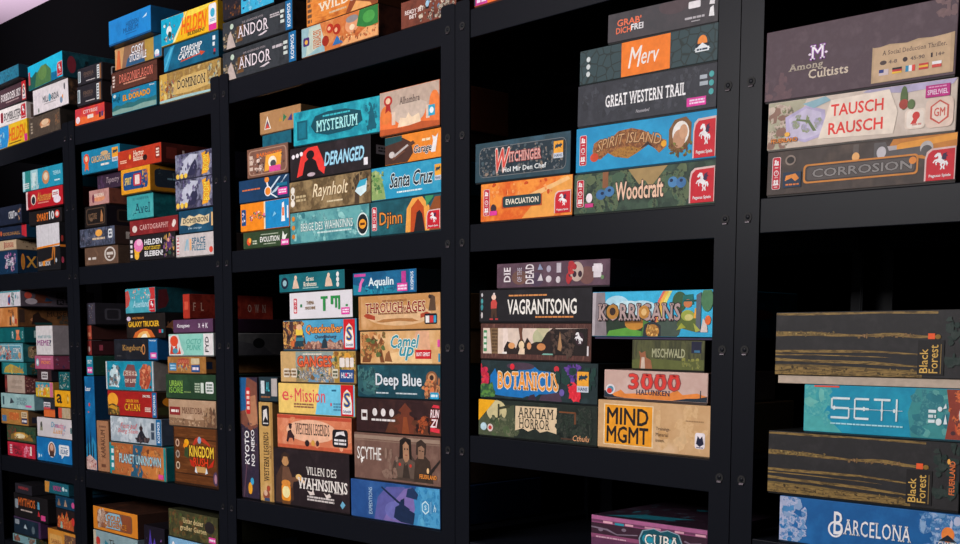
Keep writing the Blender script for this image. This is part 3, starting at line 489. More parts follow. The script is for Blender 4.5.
S['bluetop']=('black and bright blue box lying on the dark grey pair','22222a','17171c',[
 R(0,0,.36,1,'201d24'),X(.05,.05,.34,.6,9,['7a4a24','4a2f20','2a2430'],4),R(.36,0,1,1,'38a8d0'),X(.4,.05,.98,.9,14,['e2f2f8','1a6ea6','7fd0ea','123c6a'],7)],[])
S['vandal']=('pale blue and orange game box with cartoon crowd resting on the top shelf','cf8a58','3a2420',[
 N(['d58a4e','c46a34','e0a468'],9),P([0,0,0,1,.2,1,.28,.5,.3,0],'8fb2b8'),P([.05,0,.1,.95,.24,1,.3,.3],'b9c6b8'),RR(.02,.36,.1,.66,'4a2c6a'),E(.06,.5,.02,.08,'e0a84a'),T('VANDALEN',.2,.5,.1,.62,'a8441f','bsu','e8d4b0'),E(.37,.72,.045,.16,'b8321c'),E(.46,.62,.05,.18,'a82c18'),E(.31,.34,.045,.18,'982a18'),E(.36,.72,.02,.07,'e8b088'),E(.45,.6,.02,.08,'e0a880'),P([.4,.1,.46,.4,.54,.1],'2c6aa8'),E(.66,.6,.09,.26,'d8946a'),E(.66,.8,.08,.12,'8a8484'),E(.66,.52,.035,.1,'f0d2b0'),P([.72,.5,.76,1,1,1,1,.4,.86,.35],'2e7a3a'),E(.88,.7,.08,.2,'4a9a48'),P([.5,0,.6,.25,.74,.2,.85,.38,1,.34,1,0],'e0a26a'),X(.48,.05,.98,.35,16,['c86a3a','f0c48a','8a4a2c','b85a30'],5)],[N(['3a2420','5a3428','241614'],8)])
S['wilddes']=('orange desert game box with pale lettering on top of the cartoon box','c9702e','4a2a18',[
 N(['cc6f2c','e08a3c','a8521f'],8,st=(1,3)),P([.55,0,.62,.4,.7,.6,.85,.3,1,.5,1,0],'8a4426'),P([.62,0,.7,.3,.9,.1,.92,0],'e0a060'),D(.01,.05,.07,.95,5,'6a4a34'),T('WILDS',.42,.5,.52,.3,'e8d8c0','bs'),D(.32,.16,.56,.26,1,'c9b08c')],[])
S['readyset']=('rust brown game box with white title and horsemen art beside the post','6e3a2e','2e1a18',[
 N(['6a362c','7a4030','50281f'],8),X(.35,.05,.98,.8,22,['2a1c1c','44302c','c8b8a4','1d1618','7a5a48','6a8aa0'],8),E(.48,.68,.03,.12,'9ac0d8'),T('READY SET',.24,.56,.34,.17,'e8d6d0','b'),T('BET',.22,.36,.14,.15,'e8d6d0','b')],[N(['2a1616','44241e','1c1012'],10)])
S['orangetiny']=('bright orange game box with pink corner sticker on the third top shelf','e8622a','8a3a20',[
 N(['ea622a','f07a3a','d8521f'],6),R(.0,0,.06,.4,'2a3040'),R(.02,.0,.2,.3,'c23a8a'),D(.04,.05,.18,.25,1,'f0d4e8')],[])
# ================= bay 0, middle shelf
S['navylow']=('dark navy game box with small coloured print, lowest by the frame edge','173654','14283c',[
 X(.55,.1,.97,.9,14,['2a5a84','c8a4b4','1d4468','b85a9a','e6e0e4'],3),T('LEGACY',.72,.5,.28,.3,'d8dce4','bu')],[E(.08,.5,.03,.35,'d08030'),R(.06,.2,.09,.75,'b87a34'),T('XIII',.28,.5,.3,.5,'c9903c','b')])
S['beige0']=('cream game box with red lettering on the navy box','cdb594','a48c70',[
 T('KASHGAR',.72,.5,.36,.55,'a8322c','bs'),R(.5,.1,.53,.9,'8a2c2c')],[X(.1,.1,.6,.9,6,['5a3a30','8a6a54','3a2a26'],5)])
S['navyred']=('dark navy game box with gold title and red corner','1c2638','10283a',[
 N(['1c2436','24304a','141c2a'],12),T('GOLDHALL',.56,.42,.5,.26,'b8844a','bs'),P([.86,.2,.86,1,1,1,1,0],'c42c38'),E(.26,.5,.03,.2,'c8603a')],[R(0,0,.5,1,'12344a')])
S['blacktop0']=('black navy game box with white stencil title topping the left stack','1d2434','151a26',[
 N(['1c2334','242c40','151b28'],10),T('ORBIT',.7,.5,.18,.42,'d8dade','b'),R(.8,.4,.83,.6,'c9ccd2'),R(.85,.42,.87,.58,'c9ccd2'),X(.9,.2,.98,.85,5,['8a5a8a','d8a04a','5a6a9a'],3)],[])
S['whiteblack']=('tall half white half black box with orange line at its middle','1d1d20','18181b',[
 R(0,.5,1,1,'d4d2d6'),P([0,.48,0,.52,1,.56,1,.52],'e0862c'),P([.76,.1,.8,.48,.68,.5,.64,.26,.22,.2,.22,.16,.68,.22,.72,.46],'b8702c'),T('BLACKBOX',.32,.15,.5,.1,'d8d4d4','b'),R(.24,.1,.34,.2,'e08a2c'),E(.83,.2,.04,.05,'a8b4bc')],[R(0,.48,.3,.53,'d87a28'),E(.05,.66,.03,.07,'a83a34'),E(.05,.2,.03,.07,'b8445a')])
S['smart']=('black game box with orange and white title next to a small red badge','211d1f','181617',[
 T('SMART',.42,.48,.36,.56,'ee7a2c','b'),T('10',.7,.52,.15,.6,'f0eef0','b'),E(.87,.56,.075,.28,'d83a34'),E(.87,.56,.045,.17,'f0d8d0')],[])
S['redsw']=('red game box with gold script title and white end badge','c4232e','6a1a20',[
 N(['c8242f','b81f2a','d4303a'],6),R(0,0,.05,1,'e8d0d0'),RR(.04,.1,.12,.9,'8a1c28'),E(.2,.5,.07,.3,'e6d8c8'),E(.2,.46,.05,.22,'2a2c38'),T('Abenteuer',.5,.6,.4,.5,'d8a048','i'),D(.32,.2,.62,.32,1,'d88a7a'),RR(.72,.42,.9,.82,'f0e8ea'),E(.85,.3,.1,.2,'f0dce8'),D(.74,.54,.88,.72,2,'b83a4a')],[])
S['tealstrip']=('light teal game box with pale panel and round orange emblem, topmost of its stack','2596b4','145062',[
 R(0,0,.06,1,'a8dce4'),R(.06,0,.2,1,'2c8c88'),R(.2,0,.38,1,'a4d0d8'),R(.24,.2,.34,.85,'d0e6e8'),X(.2,.05,.42,.6,6,['e8e0d0','7fb8c0'],3),E(.58,.5,.09,.34,'c98a5a'),E(.58,.55,.06,.2,'e8d0b0'),D(.01,.1,.16,.42,3,'e0ecee'),T('TERRA',.86,.62,.2,.2,'a8dcec','b'),D(.8,.2,.94,.32,1,'d0e8ee')],[])
# ================= bay 1, middle shelf
S['browncirc']=('kraft brown box with white ring emblem, lowest of the left stack','6a5040','4a3a30',[
 N(['6c5242','5e4638','785c4a'],14),E(.76,.55,.17,.42,'c9c0b8'),E(.76,.55,.13,.33,'5e483c'),R(.66,.5,.86,.66,'c9c0b8'),R(.7,.34,.76,.44,'c9c0b8'),R(.1,.3,.18,.44,'d8d0c8'),R(.22,.3,.34,.44,'c8c0b8')],[])
S['mottled']=('mottled slate blue game box with small orange emblem','3c4254','3a2a26',[
 N(['3a4152','565e74','262a36','6a7088'],14),X(.05,.1,.65,.8,16,['2a2e3c','7a7e90','4a4654','5c6478'],4),E(.55,.7,.1,.2,'e0a04a'),D(.36,.3,.72,.48,1,'c9b49a'),RR(.82,.35,.94,.85,'d8dce0'),D(.84,.42,.92,.8,2,'4a5060')],[R(.15,.3,.4,.7,'b8aca4'),R(.2,.4,.35,.6,'3a3230')])
S['blackline']=('black box with fine gold line ornament in the left stack','1f1a19','17131a',[
 RR(.06,.1,.94,.9,'5a4638'),RR(.09,.14,.91,.86,'1f1a19'),T('NOCTURNE',.36,.5,.4,.3,'8a6a50','s'),P([.72,.2,.78,.8,.86,.5,.84,.2],'a8744a'),E(.3,.36,.08,.1,'6a5240')],[RR(.2,.2,.8,.8,'3a2c26'),RR(.24,.26,.76,.74,'191415')])
S['pinkbrown']=('dusty pink box with brown side and small orange art','b07a72','63392f',[
 N(['b07c78','c0908a','986458'],10),E(.5,.4,.3,.2,'d8906a'),T('MADEIRA',.5,.62,.5,.26,'f0d8c8','bs'),E(.2,.45,.06,.3,'7a3a4a')],[N(['6a3a30','7c4638','54302a'],10)])
S['purpdark']=('dark purple box with pale script, set back under the blue box','3a2a3c','2a1f2c',[
 X(.02,.1,.3,.9,6,['5c4060','4a3450'],3),T('Tapestry',.66,.5,.56,.5,'a8949c','i')],[])
S['carcass']=('blue game box with red medal at its left and sandy title','1d86ac','155a74',[
 N(['1e88b0','1c7da4','2492b8'],6),E(.12,.64,.075,.24,'e04a34'),P([.07,.1,.09,.5,.16,.5,.18,.1,.12,.22],'e8642c'),E(.12,.66,.04,.13,'f4c8a0'),T('CARCASSONNE',.5,.56,.5,.28,'d8b88a','bs','5a4030'),E(.6,.76,.1,.09,'caa676'),D(.5,.2,.72,.34,1,'e8e0d8'),HIG(.8,.3,.96,.9)],[])
S['helblei']=('black game box with pink ice cream cone and white three line title','211f22','19171a',[
 D(.02,.1,.07,.9,4,'d8d4d4'),P([.12,.08,.1,.5,.3,.5],'f0a02c'),E(.2,.62,.1,.26,'e07ab0'),E(.22,.74,.06,.14,'f4b4d0'),E(.16,.2,.05,.16,'f2b23a'),T('HELDEN',.52,.72,.38,.22,'ecebee','b'),T('NICHT ZULETZT',.5,.48,.36,.14,'e8c03a','b'),T('BLEIBEN!',.53,.25,.4,.22,'ecebee','b'),X(.76,.1,.98,.9,12,['4a2a54','7a4a7a','2f4a3a','c8964a'],4),E(.87,.6,.05,.22,'5a3468'),E(.86,.72,.025,.08,'e0a088')],[])
S['cartog']=('dark red game box with pale capital title in the middle stack','8a2a2c','4a1a1c',[
 N(['8c2a2c','7a2226','9a3634'],6),E(.1,.42,.05,.24,'d8c8c0'),T('CARTOGRAPHY',.5,.48,.6,.36,'d8aaa4','s'),E(.93,.55,.035,.2,'e0d0c8'),E(.91,.4,.03,.16,'e0d0c8')],[])
S['avel']=('turquoise game box with dark title and pink bloom on its side','3fa0a4','175a60',[
 N(['46a8aa','3a989c','54b4b2'],6),T('Avel',.58,.42,.6,.42,'1c4a5a','s'),T('DIE CHRONIKEN VON',.52,.84,.6,.1,'2a5a66','s'),X(.0,.0,.35,.35,5,['2c7c84','54b0b0'],3)],[N(['1a646a','155058','1f7478'],10),E(.42,.62,.14,.28,'a82c5a'),P([.4,.1,.42,.5,.45,.5,.44,.1],'c86a8a'),X(.55,.1,.95,.9,8,['0f3c44','2a8488'],5)])
S['yellowbox']=('golden framed box with blue panel, turned under the red box','e09a24','a8701c',[
 RR(.07,.14,.93,.86,'1d4a80'),RR(.42,.26,.7,.76,'b83040'),R(.48,.32,.64,.7,'e8d4cc'),X(.72,.16,.92,.84,8,['e8b03a','2a2a5a','c86a2c'],6),T('SPIRIT',.24,.5,.24,.3,'e8c860','bi')],[RR(.05,.14,.95,.86,'26303c'),X(.1,.2,.9,.8,9,['3a4a58','54626c','1c2228'],4),D(.2,.44,.8,.56,1,'6a8a98')])
S['redtop1']=('red orange game box with two line pale title, topmost of the middle stack','bb3a22','4a1d18',[
 N(['c03c22','b03420','cc4a2a'],6),D(.05,.3,.2,.5,2,'f0b89a'),E(.28,.6,.025,.14,'f0a03a'),T('Hector',.48,.74,.24,.28,'f2d8c0','bs'),T('Baldrick',.47,.46,.22,.28,'f2d8c0','bs'),E(.63,.4,.05,.16,'2a1a1a'),RR(.87,.2,.98,.85,'8a2a1c'),D(.89,.3,.96,.78,3,'e8d0c0')],[N(['4a1c18','3a1614','5c2620'],6),R(.05,.2,.16,.8,'6a2a24'),T('I.',.25,.5,.06,.4,'c8b0a8','b')])
S['spacepz']=('pale grey game box with teal two line title, lowest by the post','c4bcba','8a8482',[
 R(.02,.1,.08,.9,'b83a4a'),D(.02,.1,.09,.9,5,'e0d0d0'),T('SPACE',.6,.68,.36,.3,'1f6078','b'),T('PUZZLE',.6,.36,.36,.28,'2a7088','b'),P([.22,.26,.28,.78,.33,.78,.33,.26,.3,.26,.3,.6,.26,.26],'8fb4c4'),R(.36,.26,.41,.78,'e0a878'),E(.93,.22,.05,.14,'d84a3a')],[])
S['dominionb']=('dark blue game box with cream scroll title above the pale grey box','1c4862','15303f',[
 N(['1c4a66','184058','235674'],6),P([.04,.36,.08,.72,.2,.64,.3,.78,.45,.68,.6,.78,.76,.66,.9,.74,.88,.36,.7,.3,.5,.4,.3,.28,.16,.36],'d8c49a'),T('DOMINION',.48,.53,.74,.22,'20303c','bs'),T('Die Intrige',.46,.17,.4,.12,'a8c0cc','i'),R(.95,.2,1,.8,'d8b07a')],[])
def dragon(lb,s):
    return (lb,'4a4a64','2a2a38',[N(['4a4a66','8a8ca4','2c2a3e','6a6884'],11),P([.1,.15,.2,.7,.4,.95,.62,.9,.55,.6,.5,.2],'b9bccc'),P([.3,.1,.42,.5,.55,.75,.6,.4,.52,.1],'30304a'),X(.05,.2,.7,.95,6,['9a9cb4','34324a','5c5a7c','6c6284'],s),P([.72,.06,.76,.55,.72,.9,.84,.95,.8,.7,.92,.9,.96,.55,.88,.1],'e8a02c'),T('BOOM',.84,.5,.17,.62,'f6d24a','bu','b8501c'),E(.06,.12,.045,.1,'f0c04a'),E(.17,.12,.045,.1,'f0c04a'),E(.28,.12,.045,.1,'f0c04a')],[])
S['dragonlo']=dragon('lower of two grey violet boxes with yellow slanted lettering, above the dark blue box',5)
S['dragonup']=dragon('upper of two grey violet boxes with yellow slanted lettering, topmost by the post',8)
# ================= bay 2, middle shelf
S['evolution']=('dark green game box with white title and tiny fruit mark, lowest of its stack','35492f','24301f',[
 N(['36492f','2e4029','3e5236'],6),E(.12,.42,.045,.24,'e0502c'),E(.14,.5,.03,.16,'f0a03a'),D(.2,.2,.3,.5,2,'b8c0a8'),T('EVOLUTION',.57,.48,.42,.34,'e8eae0','b'),D(.38,.74,.76,.84,1,'a8b49c'),D(.44,.14,.7,.24,1,'a8b49c'),P([.84,.4,.86,.9,.9,.6,.96,.7,.9,.3],'e0e4da'),R(.82,0,.99,.36,'d84a9a'),D(.84,.06,.97,.3,1,'f4d0e4')],[])
S['orangeblue']=('half orange half blue game box with red flowers','f0861e','a05a1c',[
 R(.5,0,1,1,'1c86c0'),R(.48,0,.51,1,'f8d8b0'),R(.02,.2,.11,.8,'184a80'),X(.04,.3,.09,.7,3,['c23a8a','e8e0e8'],2),X(.2,.36,.5,.66,12,['c83a5a','e878a0','8a2a2c','3a6a3a','f0d0c0'],6),P([.84,.2,.86,.86,.9,.9,.92,.2],'f0ece8'),R(.86,.4,.9,.7,'e8703a'),P([.66,.4,.7,.6,.74,.5,.7,.46],'7fc4e4'),R(.96,.3,.99,.75,'e8f0f4')],[])
S['blueballs']=('navy blue game box with orange balls on white rods','1c3f68','15304c',[
 N(['1c4068','183858','22486f'],5),D(.06,.5,.42,.6,1,'d8703a'),P([.52,.95,.6,.3,.62,.3,.56,.95],'e8eaf0'),P([.56,.3,.8,.95,.84,.95,.6,.3],'c8d8e4'),P([.62,.2,.74,.3,.94,.98,.98,.98],'b8ccdc'),P([.6,.25,.74,.02,.78,.02,.63,.28],'d8e2ea'),E(.56,.9,.045,.14,'f08a34'),E(.58,.36,.06,.2,'f08a34'),E(.58,.36,.07,.23,'e8eaf0'),E(.58,.36,.055,.18,'f0862c'),R(.76,.52,.97,.66,'1c6a88'),R(.78,.12,.97,.44,'d83a94'),D(.8,.18,.95,.38,2,'f6d4e6')],[])
S['brownbox']=('small brown picture box with orange title and pink sticker','7a5546','4a342c',[
 RR(.03,.06,.97,.94,'b08a74'),RR(.05,.09,.95,.91,'7c5648'),T('BARNIVORE',.54,.74,.62,.14,'e0702c','b'),X(.08,.12,.4,.7,9,['d8c0b0','4a3430','a88474','e8d8cc'],4),P([.42,.14,.46,.7,.86,.74,.82,.2],'e8a03a'),E(.62,.44,.1,.2,'f2e0cc'),E(.64,.38,.07,.12,'4a4a50'),R(.54,.1,.82,.3,'d84a94'),D(.06,.2,.14,.8,3,'d0b8a8'),X(.84,.3,.92,.7,3,['d8c4b4','5a4038'],2)],[])
S['tealhid']=('dark teal box set back between the brown box and the kraft box','16495a','103440',[N(['164a5c','1f6478','10343f'],10)],[])
S['kraft']=('kraft cardboard box with coloured triangles topping the left stack','b4875c','7a5a3c',[
 N(['b88a5e','ac7f55','c09468'],12),P([.1,.18,.18,.8,.27,.18],'e8dccc'),P([.12,.22,.18,.62,.24,.22],'5a4a6a'),P([.13,.22,.18,.45,.23,.22],'d84a3a'),P([.46,.42,.54,.42,.5,.62],'c8963a'),P([.56,.36,.66,.56,.58,.74],'3a7a54'),P([.68,.4,.78,.68,.8,.36],'4a3a7a')],[])
S['berge']=('teal game box with thin white title and dark oval badge, lowest of the middle stack','4a9096','2a5458',[
 N(['4c949a','3f8088','66a8a8','5a9ea2'],9),X(.04,.05,.96,.95,16,['78b4b4','3a7880','8cc4c0'],8),T('BERGE DES WAHNSINNS',.455,.5,.66,.26,'d8e6e0','s','3a7078'),D(.34,.24,.78,.32,1,'c0d8d4'),E(.04,.82,.02,.08,'d8842c'),E(.04,.52,.02,.08,'d8842c'),E(.04,.22,.02,.08,'c87a2c'),E(.92,.4,.075,.36,'d0e0dc'),E(.92,.4,.065,.31,'1c2024'),E(.92,.4,.045,.15,'e89a2c'),D(.89,.34,.95,.46,1,'5a2c10')],[])
S['rogna']=('olive brown game box with twisting cream script and small blue bundle','7a6444','4a3c2a',[
 N(['806a46','5c4a32','98805a','6a5638'],8),P([.8,0,.82,.9,.86,.96,.86,0],'4a3a2c'),X(.74,.5,.98,.95,10,['4a3c2c','5a4a34','3c3024'],6),T('Raynholt',.5,.55,.44,.58,'e6d6b4','i','7a5a34'),D(.46,.16,.66,.24,1,'d8c8a4'),E(.04,.72,.025,.12,'e8e0d4'),E(.04,.5,.025,.12,'e8e0d4'),E(.04,.28,.025,.12,'e8e0d4'),E(.04,.5,.015,.07,'5a4a34'),D(.08,.3,.2,.55,2,'c0ac84'),P([.81,.4,.86,.62,.96,.7,.95,.36,.88,.22],'cfe6ec'),P([.83,.5,.87,.72,.96,.76,.94,.56],'3aa4c0')],[])
S['deranged']=('black game box with jagged pale blue title and red silhouette figure','2b2427','1a1618',[
 N(['2c2528','241e21','342b2f'],8),P([.08,.06,.14,.8,.22,.95,.34,.96,.38,.7,.44,.3,.42,.05,.36,.2,.2,.16],'e23a34'),E(.25,.72,.05,.14,'1c1518'),P([.14,.0,.18,.5,.25,.66,.32,.5,.38,0],'1c1518'),E(.26,.1,.05,.06,'b8a4ac'),T('DERANGED',.67,.5,.5,.42,'9fd4ea','bi','3a5a78'),E(.04,.74,.02,.07,'e6e0e4'),E(.09,.76,.02,.07,'e6e0e4'),E(.14,.79,.02,.07,'e6e0e4'),R(.92,.12,.97,.34,'e0dce0')],[R(.05,.45,.3,.72,'b8b0b4'),D(.07,.5,.28,.68,2,'4a4448')])
S['mysterium']=('bright teal game box with dark smoky title, topmost of the middle stack','1a94a8','115a68',[
 N(['1c9cb0','168498','2ab0c0','127488'],7),P([.04,.14,.04,.72,.16,.72,.16,.14],'0e5a6c'),P([.06,.2,.06,.66,.14,.66,.14,.2],'137084'),X(.84,.1,.97,.85,10,['0f5c6c','136e80'],5),P([.86,.1,.88,.6,.9,.85,.93,.6,.96,.1],'0f5a6c'),P([.2,.5,.25,.78,.4,.86,.6,.84,.78,.7,.8,.4,.66,.2,.4,.16,.25,.28],'0f4a58'),T('MYSTERIUM',.5,.46,.48,.34,'9fe0e0','bs','07303c'),D(.34,.7,.66,.78,1,'3ab4c0')],[])
S['djinn']=('dark teal game box with orange title, glowing archway and red badge','1f5a66','123a44',[
 N(['1f5c68','174852','2a7078'],7),IC(.02,.14,.09,.86),T('Djinn',.29,.42,.32,.5,'e08a3a','','3a2418'),P([.5,0,.52,.7,.6,.98,.74,1,.84,.7,.86,0],'e8a048'),P([.57,0,.58,.7,.68,.95,.76,.7,.78,0],'b8481c'),P([.62,0,.66,.55,.7,.62,.74,.5,.78,0],'241c20'),P([.84,0,.84,.6,.92,.95,1,.95,1,0],'8a4a24'),P([.8,.7,.9,.95,.9,1,.78,1],'3a8a5c'),PEG(.81,.04,.985,.56)],[])
S['santa']=('sky blue game box with dark script title, palms and orange badge','2f9cc0','1c6078',[
 N(['30a0c6','2890b6','4ab0cc'],6),P([0,0,0,.9,.06,.95,.14,.7,.18,.3,.2,0],'8aa464'),X(.0,.1,.16,.85,16,['4a7a44','2f5c38','a8b878','6a9450'],5),T('Santa Cruz',.56,.54,.62,.46,'1f2a34','bi','d8eef2'),D(.36,.12,.72,.2,1,'d8eef2'),HIG(.9,.36,.99,.84)],[])
S['garage']=('orange and dark brown workshop game box with white wrench under the arched box','e8862c','3c2a22',[
 P([0,0,0,1,.28,.95,.46,.7,.5,.3,.4,0],'4a3028'),P([0,.7,0,1,.3,1,.3,.8],'1c4a50'),P([.1,.25,.3,.5,.36,.4,.14,.12],'6a4434'),P([.24,.5,.5,.74,.54,.62,.3,.4],'5a3a2c'),E(.12,.34,.05,.12,'c8c0bc'),P([.14,.3,.4,.64,.42,.58,.17,.24],'b8b0ac'),T('Garage',.67,.36,.32,.36,'2a2c34','bi','f0ece8'),P([.82,.2,.86,.6,.84,.8,.9,.72,.95,.84,.93,.6,.9,.2],'e6e2e0'),D(.66,.62,.82,.76,1,'f4d8b0')],[])
S['alhambra']=('orange and beige game box with pale arches and red medal, topmost of its stack','e0713a','8a4a2c',[
 R(0,.46,1,1,'b8a292'),P([.0,.0,.0,.46,1,.46,1,.0],'e8743a'),E(.5,.42,.27,.28,'c8b4a4'),P([.2,.42,.2,.56,.32,.66,.5,.7,.68,.66,.8,.56,.8,.42],'c4b0a0'),E(.1,.46,.09,.22,'e07a3c'),E(.92,.5,.09,.3,'ea7c3c'),R(.2,.2,.26,.5,'d8c0ac'),R(.78,.2,.84,.5,'d8c0ac'),P([.3,.12,.34,.34,.44,.3,.48,.42,.54,.3,.66,.36,.7,.12],'f0d0b0'),P([.0,0,0,.14,.4,.1,.7,.16,1,.1,1,0],'b8562c'),E(.14,.78,.07,.12,'b8322c'),P([.09,.5,.11,.7,.17,.7,.19,.5,.14,.56],'a82c28'),E(.14,.78,.04,.07,'e0c0a0'),T('Alhambra',.5,.72,.34,.16,'6a5a54','s'),R(.82,.24,.93,.48,'2aa0c4'),E(.875,.36,.035,.07,'e8f4f6')],[])
# ================= bay 3, upper shelf
S['evacuation']=('fiery orange game box with white title on a dark plate and red badge','e0702a','6a3a20',[
 N(['e87a2a','d85a1e','f0963c','e06a24'],6),P([.45,.0,.62,.5,.9,1,1,1,1,.5,.8,0],'f0a04a'),P([.5,.6,.95,.98,.98,.9,.55,.5],'f4b878'),X(.1,.55,.9,.95,8,['c84a1a','f4a860'],3),R(.23,.3,.67,.6,'b84a20'),RR(.24,.32,.66,.62,'1f3a40'),T('EVACUATION',.45,.47,.36,.15,'efe0cc','b'),IC(.03,.14,.095,.86),E(.14,.32,.03,.12,'3a2a34'),R(.1,.14,.18,.26,'d83a94'),PEG(.82,.06,.985,.6)],[])
S['wiking']=('worn slate blue game box with red swirling title, turned on the orange box','2c4a56','121a20',[
 N(['2e4c58','263f4a','36586a'],8),RR(.04,.1,.96,.88,'6a6e70'),RR(.045,.12,.955,.86,'22323c'),X(.05,.14,.95,.85,60,['44565e','6a6a66','1c2830','55626a','8a7a6c'],7,.03),T('ITCHINGER',.525,.56,.34,.26,'d8a49c','bs','a83a34'),T('W',.29,.5,.15,.6,'d04a40','bi','e8c8bc'),T('Hol Mir Den Chef',.52,.25,.46,.13,'dde2e2','b'),HIG(.83,.38,.93,.8)],[])
S['woodcraft']=('dark green leafy game box with pale pink title and blue berries, lowest of its stack','34453a','25302a',[
 N(['34463a','3f5444','28362f','4a5c48'],8),X(.05,.05,.95,.95,22,['2c3e34','46604a','5c6a4c','22302a'],11,.09),P([.38,1,.46,.6,.5,.7,.54,.5,.6,.75,.66,1],'a08658'),R(.2,.6,.24,1,'8a5a3c'),T('Woodcraft',.46,.48,.34,.46,'ecc0a4','b','3a2c28'),E(.19,.44,.035,.13,'3a6a9a'),E(.25,.5,.035,.13,'4678a8'),E(.2,.47,.012,.04,'1c2c4a'),E(.25,.53,.012,.04,'1c2c4a'),E(.7,.58,.035,.13,'4a80b0'),E(.76,.55,.035,.13,'3f6e9e'),E(.69,.62,.012,.04,'1c2c4a'),E(.76,.6,.012,.04,'1c2c4a'),IC(.02,.16,.07,.86),E(.11,.38,.022,.12,'e6dce0'),R(.08,.14,.14,.24,'c03a7a'),PEG(.83,.03,.995,.82)],[])
S['spirit']=('sky blue game box with long carved tan island creature and red badge','1c8fc0','14607e',[
 N(['1f96c8','1a88b8','249ccc'],5),P([.125,.28,.115,.45,.125,.62,.168,.7,.247,.69,.298,.83,.391,.86,.47,.78,.564,.6,.643,.49,.645,.36,.593,.23,.56,.34,.514,.44,.435,.29,.37,.19,.276,.26,.226,.365,.175,.24],['8a5632','6e4026','a8703e','7c4a2c',(55,(1,1))]),P([.24,.36,.3,.44,.38,.46,.44,.4,.5,.44,.435,.29,.37,.19,.276,.26],['7a4a22','b07c34','4a3020',(70,(1,1))]),P([.45,.36,.51,.52,.56,.36,.514,.44],'3a2a24'),T('SPIRIT ISLAND',.37,.52,.46,.24,'c89a6c','ai','4a2a18'),E(.13,.3,.03,.1,'c8482a'),E(.625,.42,.02,.07,'e0a02c'),P([.66,.3,.66,.7,.7,.9,.78,.94,.82,.8,.82,.42,.78,.24,.72,.16],'7a5634'),E(.745,.6,.06,.26,'ece4dc'),E(.735,.48,.045,.2,'b88a6a'),E(.765,.62,.03,.16,'c89a78'),X(.66,.12,.82,.4,12,['4a5a2c','7a8a3c','6a3a24','5a4a2c'],9,.02),IC(.025,.14,.075,.84),PEG(.845,.02,.995,.82)],[])
S['gwt']=('charcoal game box with white western serif title and faint line art','36383f','24252a',[
 N(['363840','2f3138','3e4048'],12),X(.04,.1,.96,.9,26,['3e4048','2c2e34','42444c'],5,.05),T('GREAT WESTERN TRAIL',.48,.52,.58,.3,'f0eef0','bs'),T('Neuseeland',.47,.17,.1,.08,'b8b6bc','i'),E(.965,.76,.018,.07,'4aa0a0'),E(.965,.56,.018,.07,'4aa0a0'),E(.965,.36,.018,.07,'4aa0a0'),D(.88,.5,.94,.8,2,'a8b0b8'),R(.79,.08,.93,.28,'d83a9a'),D(.81,.12,.92,.25,2,'f4d0e8')],[])
S['merv']=('dark green patterned game box with orange panel and thin white title','2e3c3e','20292b',[
 N(['2f3d40','283436','37474a'],16),V(['33464a','25302f'],26),P([.3,0,.3,1,.655,1,.655,0],'f07a24'),T('M',.4,.52,.1,.6,'f4e4dc','i'),T('erv',.51,.44,.13,.34,'f4e4dc','i'),E(.06,.72,.014,.08,'c8d0d0'),E(.06,.5,.014,.08,'c8d0d0'),E(.06,.28,.014,.08,'c8d0d0'),E(.89,.55,.035,.2,'f08a3c'),R(.84,.36,.94,.52,'1a2430'),P([.83,.36,.89,.54,.95,.36],'dfe4e8'),R(.84,.3,.94,.42,'dfe4e8'),D(.85,.32,.93,.4,1,'1f3048')],[])
S['grab']=('dark grey game box with orange and white two line title, topmost of its stack','3c3a3e','28272a',[
 N(['3b3a3e','454044','343236'],9),E(.6,.85,.14,.3,'4e4044'),T("GRAB'",.19,.64,.22,.25,'f0714c','b'),T('DICH',.14,.36,.135,.22,'f0714c','b'),T('FREI',.265,.4,.11,.22,'ece8ea','b'),RR(.73,.6,.84,.84,'e0dcde'),D(.7,.22,.88,.34,1,'b0acb0'),R(.76,.14,.84,.17,'a8a4a8'),P([.92,.22,.93,.5,.96,.56,.97,.2],'e8e4e6'),P([.92,.62,.93,.8,.97,.84,.97,.6],'d8d4d6')],[])
# ================= bay 3, lower shelf
S['arkham']=('dark green worn game box with torn cream title plate and yellow corner','26302a','1c201e',[
 N(['28322c','1f2622','323e34'],8),P([.0,.0,.0,.5,.1,.7,.3,.9,.3,.0],'4a523c'),E(.15,.7,.085,.3,'c8bc8c'),X(.1,.05,.32,.5,14,['4a5a3c','5a6048','38442f','707258'],4,.05),R(.16,.5,.175,.9,'3a3c2c'),P([.16,.8,.26,.9,.26,.82,.17,.74],'3a3c2c'),P([0,.4,0,1,.14,1],'f0a81c'),P([.31,.2,.31,.88,.66,.9,.66,.2,.58,.26,.52,.2,.48,.3,.42,.2,.37,.28],'d8c09c'),T('ARKHAM',.48,.71,.3,.27,'2c2a24','s'),T('HORROR',.47,.42,.26,.27,'2c2a24','s'),X(.67,.1,.95,.85,30,['151b18','2e3a30','1c2420','3a4038'],9,.05),R(.68,.78,.82,.82,'7a4a2c'),R(.81,.5,.825,.8,'6a4028'),T('Cthulu',.87,.14,.14,.15,'e0a070','i'),E(.045,.24,.026,.11,'b8d4dc'),E(.1,.22,.024,.11,'d8c8c0'),E(.1,.22,.014,.06,'b83a34'),R(.7,.08,.8,.12,'4a3428')],[])
